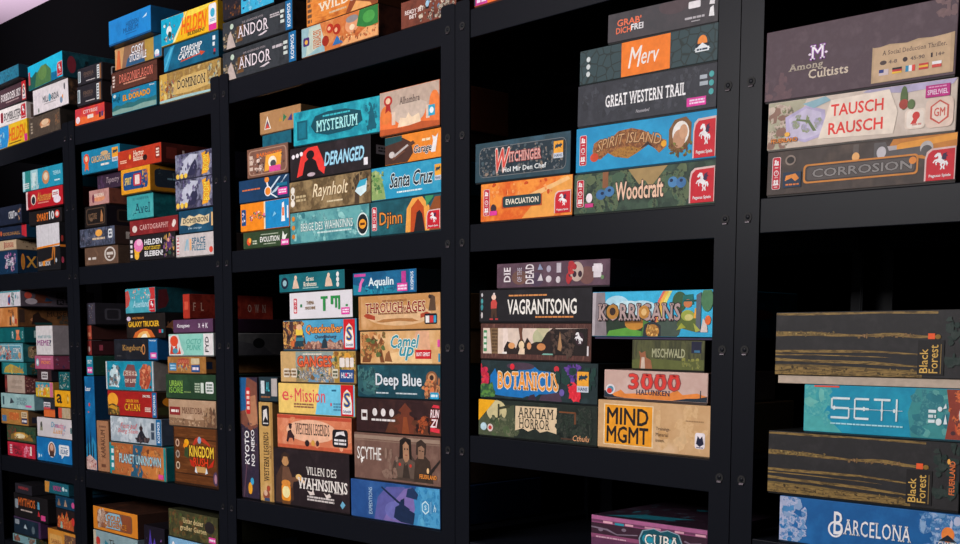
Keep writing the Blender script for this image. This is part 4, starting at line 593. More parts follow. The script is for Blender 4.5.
S['botanicus']=('dark blossoming game box with orange outlined title over blue and red flowers','26363a','1b2628',[
 N(['28383c','202e30','324448'],8),P([.08,.1,.08,.6,.12,.8,.16,.5,.3,.72,.36,.86,.4,.8,.46,.88,.5,.78,.6,.76,.62,.3,.68,.2,.5,.16,.46,.06,.4,.1,.36,.04,.2,.06],'1a70b4'),P([.4,.0,.42,.12,.46,.16,.48,.0],'3a2c3c'),P([.5,.0,.52,.14,.6,.2,.68,.24,.7,.0],'4a3848'),E(.34,.88,.12,.1,'4a3a48'),T('BOTANICUS',.4,.49,.52,.46,'f09a44','bs','f6dcc0'),T('BOTANICUS',.4,.49,.52,.46,'f0963c','bs'),X(.0,.35,.055,.8,9,['d83a44','c82c50','a82438'],4,.04),X(.0,.02,.1,.3,12,['3a6a3a','5a8a40','2c5038'],6,.05),E(.27,.86,.02,.08,'d82c3c'),E(.65,.84,.022,.08,'c8323c'),X(.74,.55,.84,.95,10,['5a3a8a','4a2c7a','6c4a9a'],3,.04),P([.76,.1,.77,.3,.75,.4,.79,.42,.8,.54,.83,.44,.85,.3,.84,.06,.8,.12],'e02c3c'),X(.75,.08,.86,.5,7,['e83a48','d02434'],5,.04),E(.7,.24,.022,.09,'6a5aa0'),X(.66,.4,.98,.9,10,['1c3030','22403a'],8,.05),HIG(.83,.28,.93,.8)],[])
S['stage']=('picture box with reddish wooden frame around figures on a pale ground','5a3a34','2c1e1c',[
 N(['6a443c','4a2e2a','7a5448'],40,st=(2,.4)),R(.02,.14,.97,.88,'d8c4b4'),R(.02,.14,.97,.88,'d8c4b4'),P([.2,.14,.2,.88,.24,.88,.26,.14],'e8d4c8'),P([.34,.88,.36,.5,.38,.88],'6a4434'),E(.54,.62,.07,.26,'b0b08c'),P([.5,.88,.6,.5,.62,.88],'c0b894'),P([.08,.88,.1,.14,.155,.14,.155,.88],'7a6044'),D(.1,.18,.15,.86,7,'5a4430'),RR(.025,.2,.055,.82,'4a8a5c'),D(.028,.26,.052,.78,3,'d8e0d0'),P([.21,.14,.21,.3,.24,.5,.28,.46,.32,.3,.34,.5,.37,.64,.4,.46,.42,.62,.46,.44,.5,.5,.55,.5,.6,.76,.66,.9,.66,.14],'2c2220'),E(.28,.38,.03,.09,'d89a64'),E(.37,.4,.025,.12,'f0d0a8'),E(.44,.38,.02,.1,'d8986a'),E(.55,.36,.04,.1,'c88450'),P([.36,.5,.35,.88,.37,.88,.38,.55],'6a4434'),P([.34,.14,.36,.34,.4,.3,.4,.14],'e8ccb0'),P([.63,.14,.64,.86,.97,.88,.97,.14],'241d1c'),X(.64,.16,.84,.84,14,['3a2c28','1a1616','55433a'],6,.05),P([.7,.3,.72,.8,.74,.4,.73,.25],'a8805a'),E(.9,.6,.04,.18,'3a2830'),HRS(.84,.42,.95,.8,'e8e4e4'),R(.97,.14,.985,.4,'d8d0d0'),R(.2,.14,.24,.2,'e8e0d8'),P([.56,.14,.57,.18,.66,.18,.66,.14],'7ab0a0')],[])
S['vagrant']=('black game box with rounded white title and red clad figure at its left','222024','18171a',[
 N(['232126','1e1c20','29272c'],9),E(.02,.86,.008,.06,'c8c4c8'),E(.02,.66,.01,.08,'4a9a9c'),E(.02,.46,.01,.1,'3a8a90'),E(.02,.2,.008,.1,'c8c0c0'),E(.125,.78,.02,.09,'e8c4b0'),P([.1,.4,.1,.62,.115,.7,.14,.7,.155,.6,.15,.4],'c84a44'),P([.1,.12,.105,.42,.15,.42,.155,.12,.135,.12,.13,.3,.12,.12],'4a3428'),P([.12,.84,.12,.92,.135,.92,.135,.84],'d8c8c4'),R(.09,.05,.12,.1,'b83c3c'),R(.14,.05,.165,.1,'b83c3c'),T('VAGRANTSONG',.55,.46,.62,.48,'ece4dc','b'),D(.26,.78,.6,.86,1,'d08a50'),D(.5,.1,.84,.18,1,'d0864a')],[])
S['dieofdead']=('mauve game box with sideways white words and a small skull, topmost of the lower stack','5c4452','2e2228',[
 N(['5e4654','523c48','6a505e'],9),E(.2,.4,.07,.3,'6e5048'),E(.35,.3,.06,.3,'4c3c50'),E(.8,.4,.07,.36,'6e4c48'),T('DIE',.09,.54,.06,.62,'ded6d8','bsu'),T('OF THE',.2,.52,.04,.6,'b0a8b4','bsu'),T('DEAD',.29,.54,.075,.82,'ded6d8','bsu'),P([.36,.24,.39,.55,.41,.24],'c8c0c4'),P([.36,.7,.38,.95,.41,.7],'8a94b0'),E(.46,.3,.025,.14,'d0c8cc'),E(.46,.72,.02,.14,'a8a0b0'),E(.545,.26,.02,.14,'d0c8cc'),R(.53,.55,.57,.95,'b8b0b8'),E(.71,.56,.06,.4,'b8a498'),E(.69,.46,.018,.13,'3a2430'),E(.74,.46,.018,.13,'3a2430'),E(.69,.76,.02,.12,'8a2a34'),X(.62,.2,.68,.9,5,['b83a3a','a82c34'],3,.04),R(.86,.3,.93,.85,'d8d0d4'),P([.85,.55,.85,.75,.94,.8,.94,.5],'e0d8dc'),E(.94,.3,.015,.08,'6a8a5c')],[T('DIE OF THE DEAD',.45,.55,.5,.4,'4a3a44','bs')])
S['mindmgmt']=('tan cardboard coloured game box with bold black title on an orange square','d0a97c','8a6c4c',[
 N(['d2ac80','c89f70','dab890'],7),X(.5,.2,.98,.9,6,['c89c68','d8b486'],3,.1),R(.05,.06,.49,.93,'e8cfa6'),R(.06,.08,.48,.91,'ee9a24'),T('MIND',.26,.68,.37,.36,'1e1a1c','b'),T('MGMT',.26,.29,.37,.36,'1e1a1c','b'),T('Trainings-',.58,.47,.13,.09,'5a4430',''),T('Material',.57,.36,.11,.075,'5a4430',''),T('innen.',.555,.24,.08,.07,'5a4430',''),RR(.865,.14,.955,.46,'e4dce0'),P([.875,.24,.89,.4,.91,.34,.93,.4,.945,.24,.91,.18],'1f2038'),D(.88,.15,.94,.18,1,'2a2a48'),D(.78,.66,.94,.7,1,'a8845c')],[])
S['halunken']=('pale pink game box with big red numerals above an orange desert strip','c9aca0','8a7068',[
 N(['ccb0a4','c4a498','d4bab0'],6),P([0,0,0,.2,.1,.18,.16,.3,.2,.16,.34,.2,.5,.3,.64,.26,.7,.4,.76,.22,.9,.3,1,.2,1,0],'e0853c'),P([0,0,0,.26,.05,.2,.1,.05,.2,.0],'23303c'),P([.66,0,.8,.1,.9,.12,1,.2,1,0],'23303c'),R(.93,.14,.94,.4,'2a2c34'),T('3000',.48,.62,.5,.56,'d83c34','bs','8a4a4a'),T('HALUNKEN',.47,.24,.33,.18,'232a44','bs'),E(.06,.3,.045,.19,'d8d4d8'),E(.06,.3,.03,.12,'4a8aa0'),E(.05,.24,.025,.1,'c83a34')],[])
S['mischwald']=('small mossy green game box with faint white title and a fox, in shade','47482f','2c2d22',[
 N(['484a30','3c3e2a','585a38','32332a'],9,st=(3,.6)),P([0,0,0,.3,.3,.36,.7,.3,1,.36,1,0],'5c6234'),T('MISCHWALD',.5,.56,.46,.32,'a8a884','b'),P([.1,.0,.11,.4,.09,.62,.13,.55,.18,.62,.19,.4,.26,.3,.28,0],'9a6244'),P([.12,0,.13,.4,.17,.4,.18,0],'cbb6a4'),R(.82,.58,.96,.98,'22243a'),R(.86,.6,.94,.68,'3a6a8a'),X(.7,.05,.98,.36,8,['8a8a44','6a7040'],3,.04)],[])
S['rokki']=('bright storybook game box with rainbow, frog and bronze title','3aa4cc','136a84',[
 P([0,0,0,1,1,1,1,0],'38b0d8'),E(.4,.6,.14,.2,'b8dce8'),E(.2,.72,.1,.2,'a8d4e4'),E(.3,.6,.14,.2,'c0e0ea'),P([.5,.3,.54,.8,.58,1,.6,1,.55,.74,.53,.3],'d86a5c'),P([.53,.3,.55,.74,.6,1,.63,1,.58,.74,.56,.3],'e8b04a'),P([.56,.3,.58,.74,.63,1,.655,1,.61,.74,.59,.3],'d8d470'),P([.1,.0,.1,.74,.16,.7,.22,.56,.34,.5,.46,.34,.48,0],'28382c'),P([0,0,.02,1,.1,1,.12,0],'857c80'),P([.0,0,.0,1,.03,1,.02,0],'b0a8ac'),P([.12,0,.14,.12,.3,.2,.44,.08,.46,0],'5a9a3c'),E(.35,.28,.08,.14,'c08434'),R(.27,.29,.43,.36,'8a5a24'),P([.42,.2,.42,.36,.5,.3,.5,0,.4,0],'4a7a3a'),P([.5,0,.52,.3,.62,.4,.74,.3,.78,.16,.7,0],'44544a'),P([.42,0,.43,.26,.5,.36,.57,.24,.57,0],'2e3438'),E(.5,.12,.055,.15,'b88038'),X(.46,.02,.54,.22,14,['e0b060','8a5a28'],5,.02),E(.72,.76,.06,.22,'3a5a3c'),R(.71,.3,.74,.6,'4a3a30'),P([.7,.26,.74,.5,.84,.46,.9,.26,.86,.1,.74,.12],'5a6a34'),E(.79,.46,.055,.12,'9aa448'),E(.8,.42,.035,.07,'c8c078'),P([.74,.66,.75,.9,.83,.92,.84,.7],'1f6a64'),E(.79,.72,.035,.09,'c87a4c'),R(.76,.76,.86,.8,'17504c'),P([.84,.4,.85,.62,.88,.6,.88,.4],'e0a038'),P([.86,.1,.86,.9,.9,.96,.9,.1],'58606a'),E(.95,.8,.05,.26,'4a7a54'),P([.9,.1,.92,.4,.95,.3,.96,.1],'d8c8c0'),E(.96,.36,.025,.1,'e06a34'),P([.72,.0,.74,.18,.86,.1,1,.06,1,0],'2ea0c8'),P([.7,.14,.74,.3,.78,.2],'9aa03c'),P([.84,.3,.9,.14,.86,.1],'a8ac4c'),T('KORRIGANS',.38,.54,.68,.38,'b09894','bs','3a2c34'),E(.17,.55,.05,.17,'b07c38'),E(.17,.56,.025,.09,'3a2a24'),E(.43,.54,.045,.15,'b8823c'),E(.43,.54,.022,.08,'e0b878')],[N(['136a84','0f5a70','1a7a94'],6),E(.5,.5,.2,.12,'7a2a30')])
S['cuba']=('purple game box with white capital title in a teal plaque, alone on its shelf','5c3350','2a1c28',LOW([
 R(0,.72,1,1,'8a4a70'),R(0,.86,1,1,'a8608a'),R(0,.78,1,.86,'6a3a58'),R(.1,.76,.18,.84,'d8a0b0'),R(.2,.74,.28,.82,'2a8a9c'),R(.29,.76,.36,.83,'d8a0b0'),R(.46,.77,.6,.84,'c88aa4'),R(.72,.77,.8,.84,'d8a0b0'),R(.9,.76,.99,.83,'d8a0b0'),R(0,.34,1,.74,'38202f'),P([.0,.6,.14,.56,.22,.42,.4,.5,.4,.46,.22,.38,.13,.5,0,.55],'7a6a7a'),E(.28,.6,.02,.06,'7a6a7a'),E(.08,.5,.02,.06,'7a6a7a'),P([.8,.5,.86,.42,.96,.5,.95,.54,.86,.48,.81,.55],'7a6a7a'),R(0,.2,.42,.34,'8a4a6c'),D(.04,.2,.3,.28,1,'c8a0b0'),P([.42,.1,.41,.4,.44,.7,.54,.82,.6,.74,.66,.82,.76,.72,.79,.42,.77,.1],'8aa4b0'),P([.43,.1,.42,.4,.45,.68,.54,.79,.6,.71,.66,.79,.75,.7,.78,.42,.76,.1],'14505e'),E(.5,.42,.06,.18,'1f8aa0'),E(.68,.36,.06,.16,'1f8aa0'),T('CUBA',.61,.4,.3,.4,'ece6dc','s','1c2c34')],.58),[],[X(.05,.05,.6,.6,8,['1f6a7a','2a2630','3a2a38'],3,.1),P([.1,.02,.3,.2,.7,.25,.5,.08],'23707f')])
# ================= bay 4
S['corrosion']=('brown metallic game box with riveted copper nameplate, pipes and red badge','4a403c','332c2a',[
 N(['4c423e','403733','5a4c44'],9),P([.62,.7,.66,1,1,1,1,.5,.84,.5],'c07a34'),P([.62,.74,.7,.9,.86,.95,1,1,1,.86,.84,.8],'e0983c'),R(.56,.66,.68,.86,'b0a8aa'),P([.56,.6,.56,.96,.62,.96,.64,.76,.86,.8,.86,.6],'5a5656'),E(.84,.74,.035,.15,'b4aeac'),E(.84,.68,.03,.12,'5a5656'),E(.6,.74,.025,.13,'c0bcc0'),P([.87,.3,.87,.72,.91,.66,.91,.3],'6a5a50'),R(.45,.76,.48,.98,'5c5450'),E(.465,.7,.02,.1,'e0a86a'),RR(.19,.2,.8,.64,'c88038'),RR(.2,.24,.79,.6,'3e3836'),RR(.21,.27,.78,.57,'57504e'),T('CORROSION',.495,.42,.53,.2,'85807e','b','2a2422'),E(.77,.5,.02,.08,'d8843a'),E(.12,.78,.028,.12,'8a7a70'),E(.12,.78,.02,.08,'2c2624'),IC(.025,.12,.07,.88),R(.085,.14,.18,.5,'23344a'),P([.095,.3,.1,.42,.15,.46,.17,.34,.15,.28,.13,.36],'e08a3c'),D(.1,.18,.17,.24,1,'d8783a'),PEG(.845,.02,.995,.68)],[N(['6a4a34','4a382e'],8)])
S['tausch']=('cream game box covered in stamps with red two line capital title','cfc0b4','8a8078',[
 N(['d4c6b8','c4b4a6','dccfc4'],7),P([0,0,0,1,.2,1,.16,.6,.08,.4,.1,0],'a8a48c'),X(.0,.05,.12,.95,14,['8a6a5c','6a7a4c','c8b8a8','b09a8c','4a5a3c'],4,.05),P([.1,.2,.09,.66,.2,.86,.3,.72,.31,.2,.2,.08],'b4aacb'),P([.12,.24,.11,.62,.2,.8,.28,.68,.29,.24,.2,.14],'c4bcd4'),X(.13,.3,.27,.66,6,['d0cce0','8a946a','a8a0c0'],6,.03),P([.15,.6,.22,.54,.26,.3,.24,.3,.21,.5,.15,.56],'6a7a54'),P([.18,.9,.24,.78,.33,.9,.3,1],'8ab0bc'),P([.5,.96,.74,.84,.8,1,.52,1],'a8a0bc'),P([.72,.84,.98,.9,1,1,.76,1],'b4aaca'),P([.27,.12,.33,.9,.64,.96,.69,.5,.67,.06],'e8d8c8'),T('TAUSCH',.47,.68,.28,.25,'dc3a34','b'),T('RAUSCH',.465,.3,.29,.25,'dc3a34','b'),E(.72,.74,.02,.24,'54683c'),E(.72,.62,.025,.1,'a04034'),E(.76,.6,.02,.1,'5a7044'),RR(.73,.1,.84,.5,'e0cfc0'),RR(.74,.13,.83,.47,'ecdccf'),E(.79,.36,.02,.08,'c83a34'),P([.76,.2,.78,.32,.8,.3,.79,.2],'c83a34'),D(.77,.16,.82,.22,1,'c88a80'),RR(.84,.08,.99,.66,'dcc4b4'),P([.865,.26,.865,.5,.915,.62,.965,.5,.965,.26,.915,.14],'c8584a'),P([.875,.28,.875,.49,.915,.585,.955,.49,.955,.28,.915,.175],'e4d0c2'),T('GM',.915,.38,.06,.17,'c8584a','b'),R(.835,.68,.965,.92,'b8247c'),T('SPIEL!VIEL',.9,.78,.11,.1,'f0d0e4','b'),D(.85,.86,.95,.9,1,'e8a0c8'),T('FEUERLAND',.09,.17,.14,.09,'e8903c','b','5a2a34'),E(.105,.29,.014,.05,'f0b04a')],[])
S['cultists']=('tall dark mauve brown game box with glowing emblem and kraft information label','55434b','342a2f',[
 N(['574750','4e3d45','5f4e56'],14),X(.0,.0,.14,.3,6,['6a5054','5e484e'],3,.04),X(.9,.8,1,1,6,['7a6060','6e5658'],4,.04),T('M',.27,.6,.075,.2,'c058d0','s','8a3aa0'),T('M',.27,.6,.075,.2,'fbeefc','s'),P([.22,.58,.23,.6,.24,.58,.23,.56],'f0d8f4'),P([.305,.58,.315,.6,.325,.58,.315,.56],'f0d8f4'),T('Among',.21,.415,.18,.13,'b0a494','bs'),T('Cultists',.33,.3,.21,.13,'d0c0ac','bs'),P([.56,.03,.56,.52,.58,.5,.65,.53,.74,.51,.8,.54,.9,.52,.992,.55,.992,.03],'b79a78'),P([.57,.04,.57,.51,.74,.5,.97,.54,.975,.04],'c2a482'),T('A Social Deduction Thriller.',.78,.42,.34,.06,'4a3a38','s'),E(.62,.29,.018,.03,'4a3a38'),T('4-8',.67,.29,.045,.05,'6a5a50','b'),E(.735,.29,.013,.032,'3a2c2c'),T('45-90',.8,.29,.075,.05,'6a5a50','b'),R(.87,.26,.88,.32,'3a2c2c'),T('14+',.92,.29,.045,.05,'6a5a50','b'),
 R(.6,.12,.65,.2,'c8b8b8'),R(.6,.155,.625,.2,'2a3a7a'),R(.67,.173,.72,.2,'1e1a1c'),R(.67,.146,.72,.173,'c02c34'),R(.67,.12,.72,.146,'e8b83c'),R(.74,.12,.757,.2,'2a8ab0'),R(.757,.12,.774,.2,'e8e4e4'),R(.774,.12,.79,.2,'d8483c'),R(.81,.173,.86,.2,'c83a3a'),R(.81,.146,.86,.173,'f0b83c'),R(.81,.12,.86,.146,'c83a3a'),R(.88,.16,.93,.2,'ece8ea'),R(.88,.12,.93,.16,'d04a44')],[])
def forest(lb):
    return (lb,'2c2b2c','202020',[N(['2d2c2e','272627','343233'],10),
 P([0,.96,.2,.955,.5,.965,.82,.95,.82,.99,0,.995],['786238','54432a','947844','40331f','6a5530',(46,(.22,2.4))]),P([0,.62,.0,.7,.2,.69,.34,.655,.44,.64,.55,.67,.62,.67,.74,.63,.84,.62,.84,.585,.7,.59,.6,.62,.5,.61,.43,.615,.3,.615,.15,.63],['786238','54432a','947844','40331f','6a5530',(46,(.22,2.4))]),X(.0,.63,.3,.69,16,['a08850','5c4c30'],5,.012),X(.36,.6,.7,.65,10,['94704c','6a5434'],6,.012),P([0,.31,0,.335,.2,.33,.5,.31,.6,.29,.5,.295,.2,.315],['786238','54432a','947844','40331f',(46,(.22,2.4))]),P([0,.0,0,.17,.2,.165,.4,.14,.75,.1,.75,0],['6a5530','4a3b24','7e683a','3a2f20',(40,(.22,2.4))]),P([0,.355,0,.395,.3,.405,.5,.4,.75,.35,.75,.33,.5,.37,.3,.36],['786238','54432a','947844','40331f','6a5530',(46,(.22,2.4))]),P([0,.22,0,.27,.1,.25,.3,.24,.5,.23,.75,.17,.75,.15,.4,.19,.2,.2],['786238','54432a','947844','40331f','6a5530',(46,(.22,2.4))]),P([0,.0,0,.14,.3,.12,.5,.12,.75,.07,.75,0],['786238','54432a','947844','40331f','6a5530',(46,(.22,2.4))]),X(.0,.0,.74,.12,26,['6a5632','3e3220','80683a'],7,.014),R(.775,.575,.81,.66,'ea5a2c'),E(.825,.61,.015,.035,'8a6a2c'),R(.725,.04,.86,.56,'1f1d1e'),T('Black',.757,.25,.042,.36,'d8ae58','u'),T('Forest',.807,.28,.046,.42,'d8ae58','u'),R(.842,.06,.846,.5,'8a7040'),X(.88,.1,1,.95,9,['263430','20302c','2f3a36'],8,.05)]+([] if 'upper' in lb else [T('FEUERLAND',.965,.48,.03,.5,'d8703a','bu'),E(.945,.72,.008,.04,'f0a84a')]),[])
S['forest1']=forest('upper of two dark boxes with gold streaks, over the cyan box, pale tray showing below')
S['forest2']=forest('lower of two dark boxes with gold streaks, between the cyan and the blue box')
S['seti']=('cyan game box with thin white capital title, sandwiched between two dark boxes','1793b0','11586a',[
 N(['1796b4','1288a8','20a4c0'],6),P([0,0,0,1,.1,1,.14,.7,.1,.4,.2,.0],'4aa8a8'),X(.0,.2,.14,.9,7,['6ab8b0','3a9ca4'],3,.05),P([.56,0,.54,.5,.58,1,.78,1,.74,.5,.76,0],'3a8a8c'),X(.56,.1,.76,.9,9,['5aa09c','2a7480'],5,.06),P([.74,0,.76,.5,.74,1,1,1,1,0],'8a3a2c'),X(.76,.1,1,.95,16,['c2502c','6a2a28','e0703c','4a2a30'],7,.05),R(.05,.965,.18,1,'d84a34'),SETI(.14,.3,.5,.76),D(.14,.17,.52,.22,1,'a8dce4'),D(.65,.3,.69,.6,3,'d8e8ec'),E(.71,.6,.012,.05,'d8e8ec'),E(.705,.34,.016,.07,'d8e8ec'),P([.73,.3,.74,.5,.75,.3],'d8e8ec'),P([.725,.6,.74,.72,.745,.62],'d8e8ec'),E(.86,.5,.05,.25,'d8d4d4'),E(.86,.48,.03,.14,'4a4648'),RR(.915,.3,1,.75,'22222a')],[])
S['barcelona']=('blue watercolour game box with white serif title, lowest of the last stack','1b5f9c','123c60',[
 N(['1c64a4','185894','226cac'],6),P([0,0,0,1,.06,1,.08,.7,.05,.5,.08,.2,.06,0],'a8b0cc'),X(.0,.0,.14,1,22,['8aa4c8','4a88bc','b8bcd4','2a70ac'],4,.04),P([.74,.95,.8,.7,.84,.4,.8,.2,.84,0,1,0,1,1],'3a78ac'),X(.76,.05,.98,.98,20,['b8c0d8','6a98c4','2a68a4','8aaace'],6,.05),E(.3,.4,.04,.18,'ecebf0'),E(.3,.4,.03,.14,'1b5f9c'),T('B',.315,.54,.05,.5,'ecebf0','s'),T('ARCELONA',.52,.48,.36,.34,'ecebf0','s'),E(.9,.58,.035,.16,'f0843c'),P([.85,.44,.9,.58,.95,.44],'1c2430'),T('GIANTS',.9,.37,.1,.12,'ecebf0','b','1c2430')],[])
# ================= bay 0, lower shelf
S['redlow']=('crimson game box with two line dark title, lowest of the left stack','c42840','5a1a24',[
 N(['c82a42','b8243a','d4344c'],6),D(.08,.12,.16,.85,4,'e0c0c8'),T('HALLI',.33,.66,.26,.3,'2c2a30','b'),T('GALLI',.38,.3,.26,.3,'2c2a30','b'),X(.55,.1,.8,.8,9,['e87a9a','d8506a','f0a0b4'],5,.05),R(.82,.2,.88,.85,'e8d8d0')],[])
S['jungle']=('small picture box of a jungle with amber glow on the crimson box','2e3a24','1f2a1c',[
 N(['2f3c26','44543a','1f2a1c'],9),X(.02,.1,.3,.95,12,['1f3a34','2a4a3a','8a2c2c','4a5a34'],4),P([.12,.1,.14,.4,.3,.6,.6,.62,.84,.5,.9,.1],'8a6a34'),E(.48,.4,.24,.2,'d8a44a'),E(.46,.36,.16,.16,'f0dcb0'),X(.15,.08,.7,.36,10,['f0e0c0','8a4a2c','4a3a24','b86a34'],6),X(.65,.3,.98,.95,10,['1d4a3c','2c5a44','16302c'],8)],[])
S['orangewood']=('ochre wood coloured game box with small blue panel at its end','b98240','5a442e',[
 N(['bd8644','ad783a','c89450'],9,st=(1,5)),R(.04,.14,.2,.56,'4a7aa8'),R(.3,.3,.66,.8,'c86a34'),X(.3,.25,.68,.8,8,['e0a060','a8502c','d88a4a'],3),R(.76,.1,.97,.46,'1c3460'),D(.78,.16,.95,.4,1,'e0d8d8'),RR(.76,.5,.97,.9,'d8c8a8'),D(.78,.56,.95,.84,2,'8a6a44')],[R(.05,.15,.25,.55,'2a2c3a')])
S['lightaqua']=('pale aqua game box with grey line lettering and tiny bird','9cc0c0','6a8a8c',[
 N(['a0c4c4','92b8b8','aed0ce'],6),R(.05,.2,.1,.8,'3a5a64'),P([.26,.3,.3,.75,.36,.55,.4,.4],'3c4850'),T('WELLEN',.62,.66,.3,.24,'5a7a84','b'),T('STAND',.62,.38,.3,.24,'5a7a84','b'),R(.74,.14,.92,.28,'d85a9a')],[R(0,0,.4,1,'6a9098')])
S['beigeflor']=('cream game box with faint lettering and rosy flowers on its side','b8a494','6a3a3a',[
 N(['bca898','ae9a8a','c8b6a6'],7),R(0,0,.12,1,'5a2a2c'),T('HERBARIUM',.62,.64,.5,.2,'8a7a6c','s'),D(.3,.24,.86,.4,2,'9a8a7c'),E(.06,.5,.06,.3,'8a3a34')],[X(.0,.0,.5,1,30,['b8505c','7a3a3a','8a6a4a','c88a84','4a4a34'],5,.03)])
S['tealtree']=('teal game box with golden tree scene under the aqua comic box','2c8a8c','1d4a4a',[
 N(['2e8e90','277e82','3aa0a0'],7),P([.08,.1,.14,.6,.36,.9,.6,.7,.8,.4,.95,.1],'b8a048'),X(.3,.1,.9,.6,10,['d8b84a','8a8a3c','c88a3c','4a9a8c'],5,.06),R(.0,0,.06,1,'1a6468'),R(.9,.0,1,1,'206a6c')],[X(.05,.05,.6,.95,14,['3a4a2c','2a3424','7a5a34'],5,.04)])
S['aquacomic']=('aqua comic styled game box with red figures and small white lettering','68a8b4','1d5a60',[
 N(['6cacb8','5c9aa8','80bcc4'],7),RR(.04,.08,.96,.92,'b0d4d8'),RR(.06,.12,.94,.88,'5a9cb0'),X(.1,.15,.6,.8,16,['c84a3a','d87a5a','2a5a6a','e8d8c8','a83a34'],4,.06),T('COMIC',.78,.62,.26,.3,'e8ecec','b','2a5a6a'),E(.88,.36,.05,.16,'d8a068'),X(.62,.16,.92,.4,6,['e8b08a','3a7a8c','c86a5a'],6)],[N(['1f6064','184c50','2a7478'],8),RR(.06,.2,.3,.85,'8a7a5c'),X(.08,.25,.28,.8,7,['3a2c24','c8a880','5a3a2c'],4,.04)])
S['tealor']=('deep teal game box with orange chess piece shape and white numerals','12666a','0f4c50',[
 N(['136a6e','105c60','1a787a'],6),T('R',.62,.5,.06,.5,'c8d8d4','b'),P([.72,.16,.75,.5,.72,.84,.86,.84,.83,.5,.88,.16],'d8764c'),E(.79,.7,.05,.14,'e8946a'),R(.9,.25,.93,.75,'3a8a88'),T('5',.96,.5,.03,.5,'a8c8c4','b')],[T('18+',.25,.55,.26,.5,'a8c4c0','b')])
S['orangemos']=('orange game box with bearded figures and long brown side lettering','d0864a','6a4426',[
 N(['d48a4c','c47a3e','e09c60'],7),T('MUSEL',.74,.8,.24,.2,'5a2c1c','b'),E(.82,.4,.05,.26,'d8c8b8'),E(.82,.62,.03,.14,'6a4a34'),P([.66,.05,.67,.5,.72,.55,.74,.05],'4a3a34'),RR(.9,.1,.97,.4,'b8322c'),X(.6,.05,.96,.3,6,['8a4a2c','e8b080'],3)],[N(['70482a','5a3a22','7c5230'],8),R(.02,.2,.1,.9,'3a2a24'),E(.28,.35,.1,.14,'b87a54'),P([.2,.1,.22,.6,.3,.8,.34,.5,.5,.2],'2a1c18'),T('MUSEL',.6,.66,.36,.26,'2a1a14','s'),R(.24,.08,.5,.2,'143c3c'),X(.6,.1,.85,.5,6,['2c2620','4a4038'],5,.05)])
S['whitetop0']=('white game box with colourful parrot like shape, topmost of the tall stack','d4d2d8','4a4450',[
 R(.0,.92,1,1,'3a98a4'),P([.55,.1,.56,.7,.62,.8,.65,.4,.62,.1],'d8542c'),E(.6,.4,.04,.25,'2a4a8a'),RR(.68,.06,.78,.94,'c8d4d4'),X(.69,.1,.77,.9,7,['2a3a40','3a5a60'],4,.03),E(.84,.62,.02,.14,'4a9aa8'),T('5+',.92,.55,.05,.24,'6a8a94','b')],[N(['5a5058','4a424c','655a62'],8),E(.1,.7,.05,.22,'b8483a'),P([.18,.2,.2,.8,.34,.75,.42,.35,.4,.2],'5a2f24'),P([.32,.3,.34,.6,.44,.35],'1f3a54'),E(.14,.3,.08,.2,'b0a4ac'),RR(.48,.1,.58,.45,'17161a'),RR(.6,.1,.7,.45,'17161a'),RR(.48,.52,.58,.9,'17161a'),RR(.6,.52,.7,.9,'17161a'),T('CA',.59,.71,.17,.24,'544c56','b'),T('RD',.59,.28,.17,.24,'544c56','b')])
S['bluelow']=('blue game box with round portrait and white speech bubble, lowest by the post','1a74b4','124a70',[
 N(['1b78ba','186cac','2082c0'],6),RR(.03,.08,.05,.3,'a8c8e0'),E(.06,.2,.02,.07,'c8dce8'),E(.12,.2,.02,.06,'b0d0e4'),E(.43,.52,.11,.34,'e4dcd8'),E(.43,.54,.085,.27,'8a5a48'),E(.43,.62,.05,.14,'d8a890'),P([.36,.22,.38,.45,.48,.45,.5,.22],'4a3430'),RR(.64,.34,.94,.78,'e4e8ec'),P([.7,.36,.72,.18,.8,.36],'e4e8ec'),T('KLINE',.79,.5,.22,.2,'2a5a8a','bi'),D(.7,.64,.88,.7,1,'4a7aa0')],[])
S['whitelow']=('white game box with pink and blue hand drawn title on the blue box','d2ccce','8a8488',[
 N(['d6d0d2','ccc6c8','dcd8da'],6),P([.08,.3,.1,.75,.14,.8,.16,.3],'8a8a70'),E(.12,.62,.03,.14,'4a4a44'),T('Don',.5,.68,.2,.3,'4a94b0','bi'),T('macht',.64,.66,.26,.26,'c8648a','bi'),T('Lust',.6,.36,.28,.28,'d89a5a','bi'),X(.7,.2,.82,.7,5,['a88ab0','d8a0a8','8ab0c0'],3,.04),R(.96,.3,1,.6,'3a6a6c')],[])
S['darkor']=('small dark box above orange strip, wedged behind the yellow box','2a2c34','1d1e24',[
 R(0,0,1,.42,'d86a34'),R(0,.36,1,.42,'b84a2c'),R(0,.44,.6,.8,'d8d4d8'),D(.06,.5,.55,.76,2,'5a5a64'),R(0,.42,.6,.52,'c84a54')],[])
S['yellcol']=('small bright yellow game box with rainbow coloured picture','d8b42c','8a6a2c',[
 P([0,.6,0,1,1,1,1,.7],'3a94a8'),X(.1,.1,.9,.8,18,['f0d04a','e8843c','d8e0d0','5ab0a0','e05a6a','f4e08a'],6,.07),P([.4,.1,.5,.6,.62,.3,.56,.1],'e0842c'),R(.82,0,1,1,'c86a8a')],[])
S['brownlab']=('small dark maroon box with white square label','3a262a','1d1c24',[R(.3,.15,.75,.85,'c8c4c4'),D(.36,.25,.7,.75,2,'4a4044')],[E(.3,.5,.1,.3,'a87a4a'),E(.3,.5,.06,.18,'2a3040'),R(.6,0,1,1,'1c4048')])
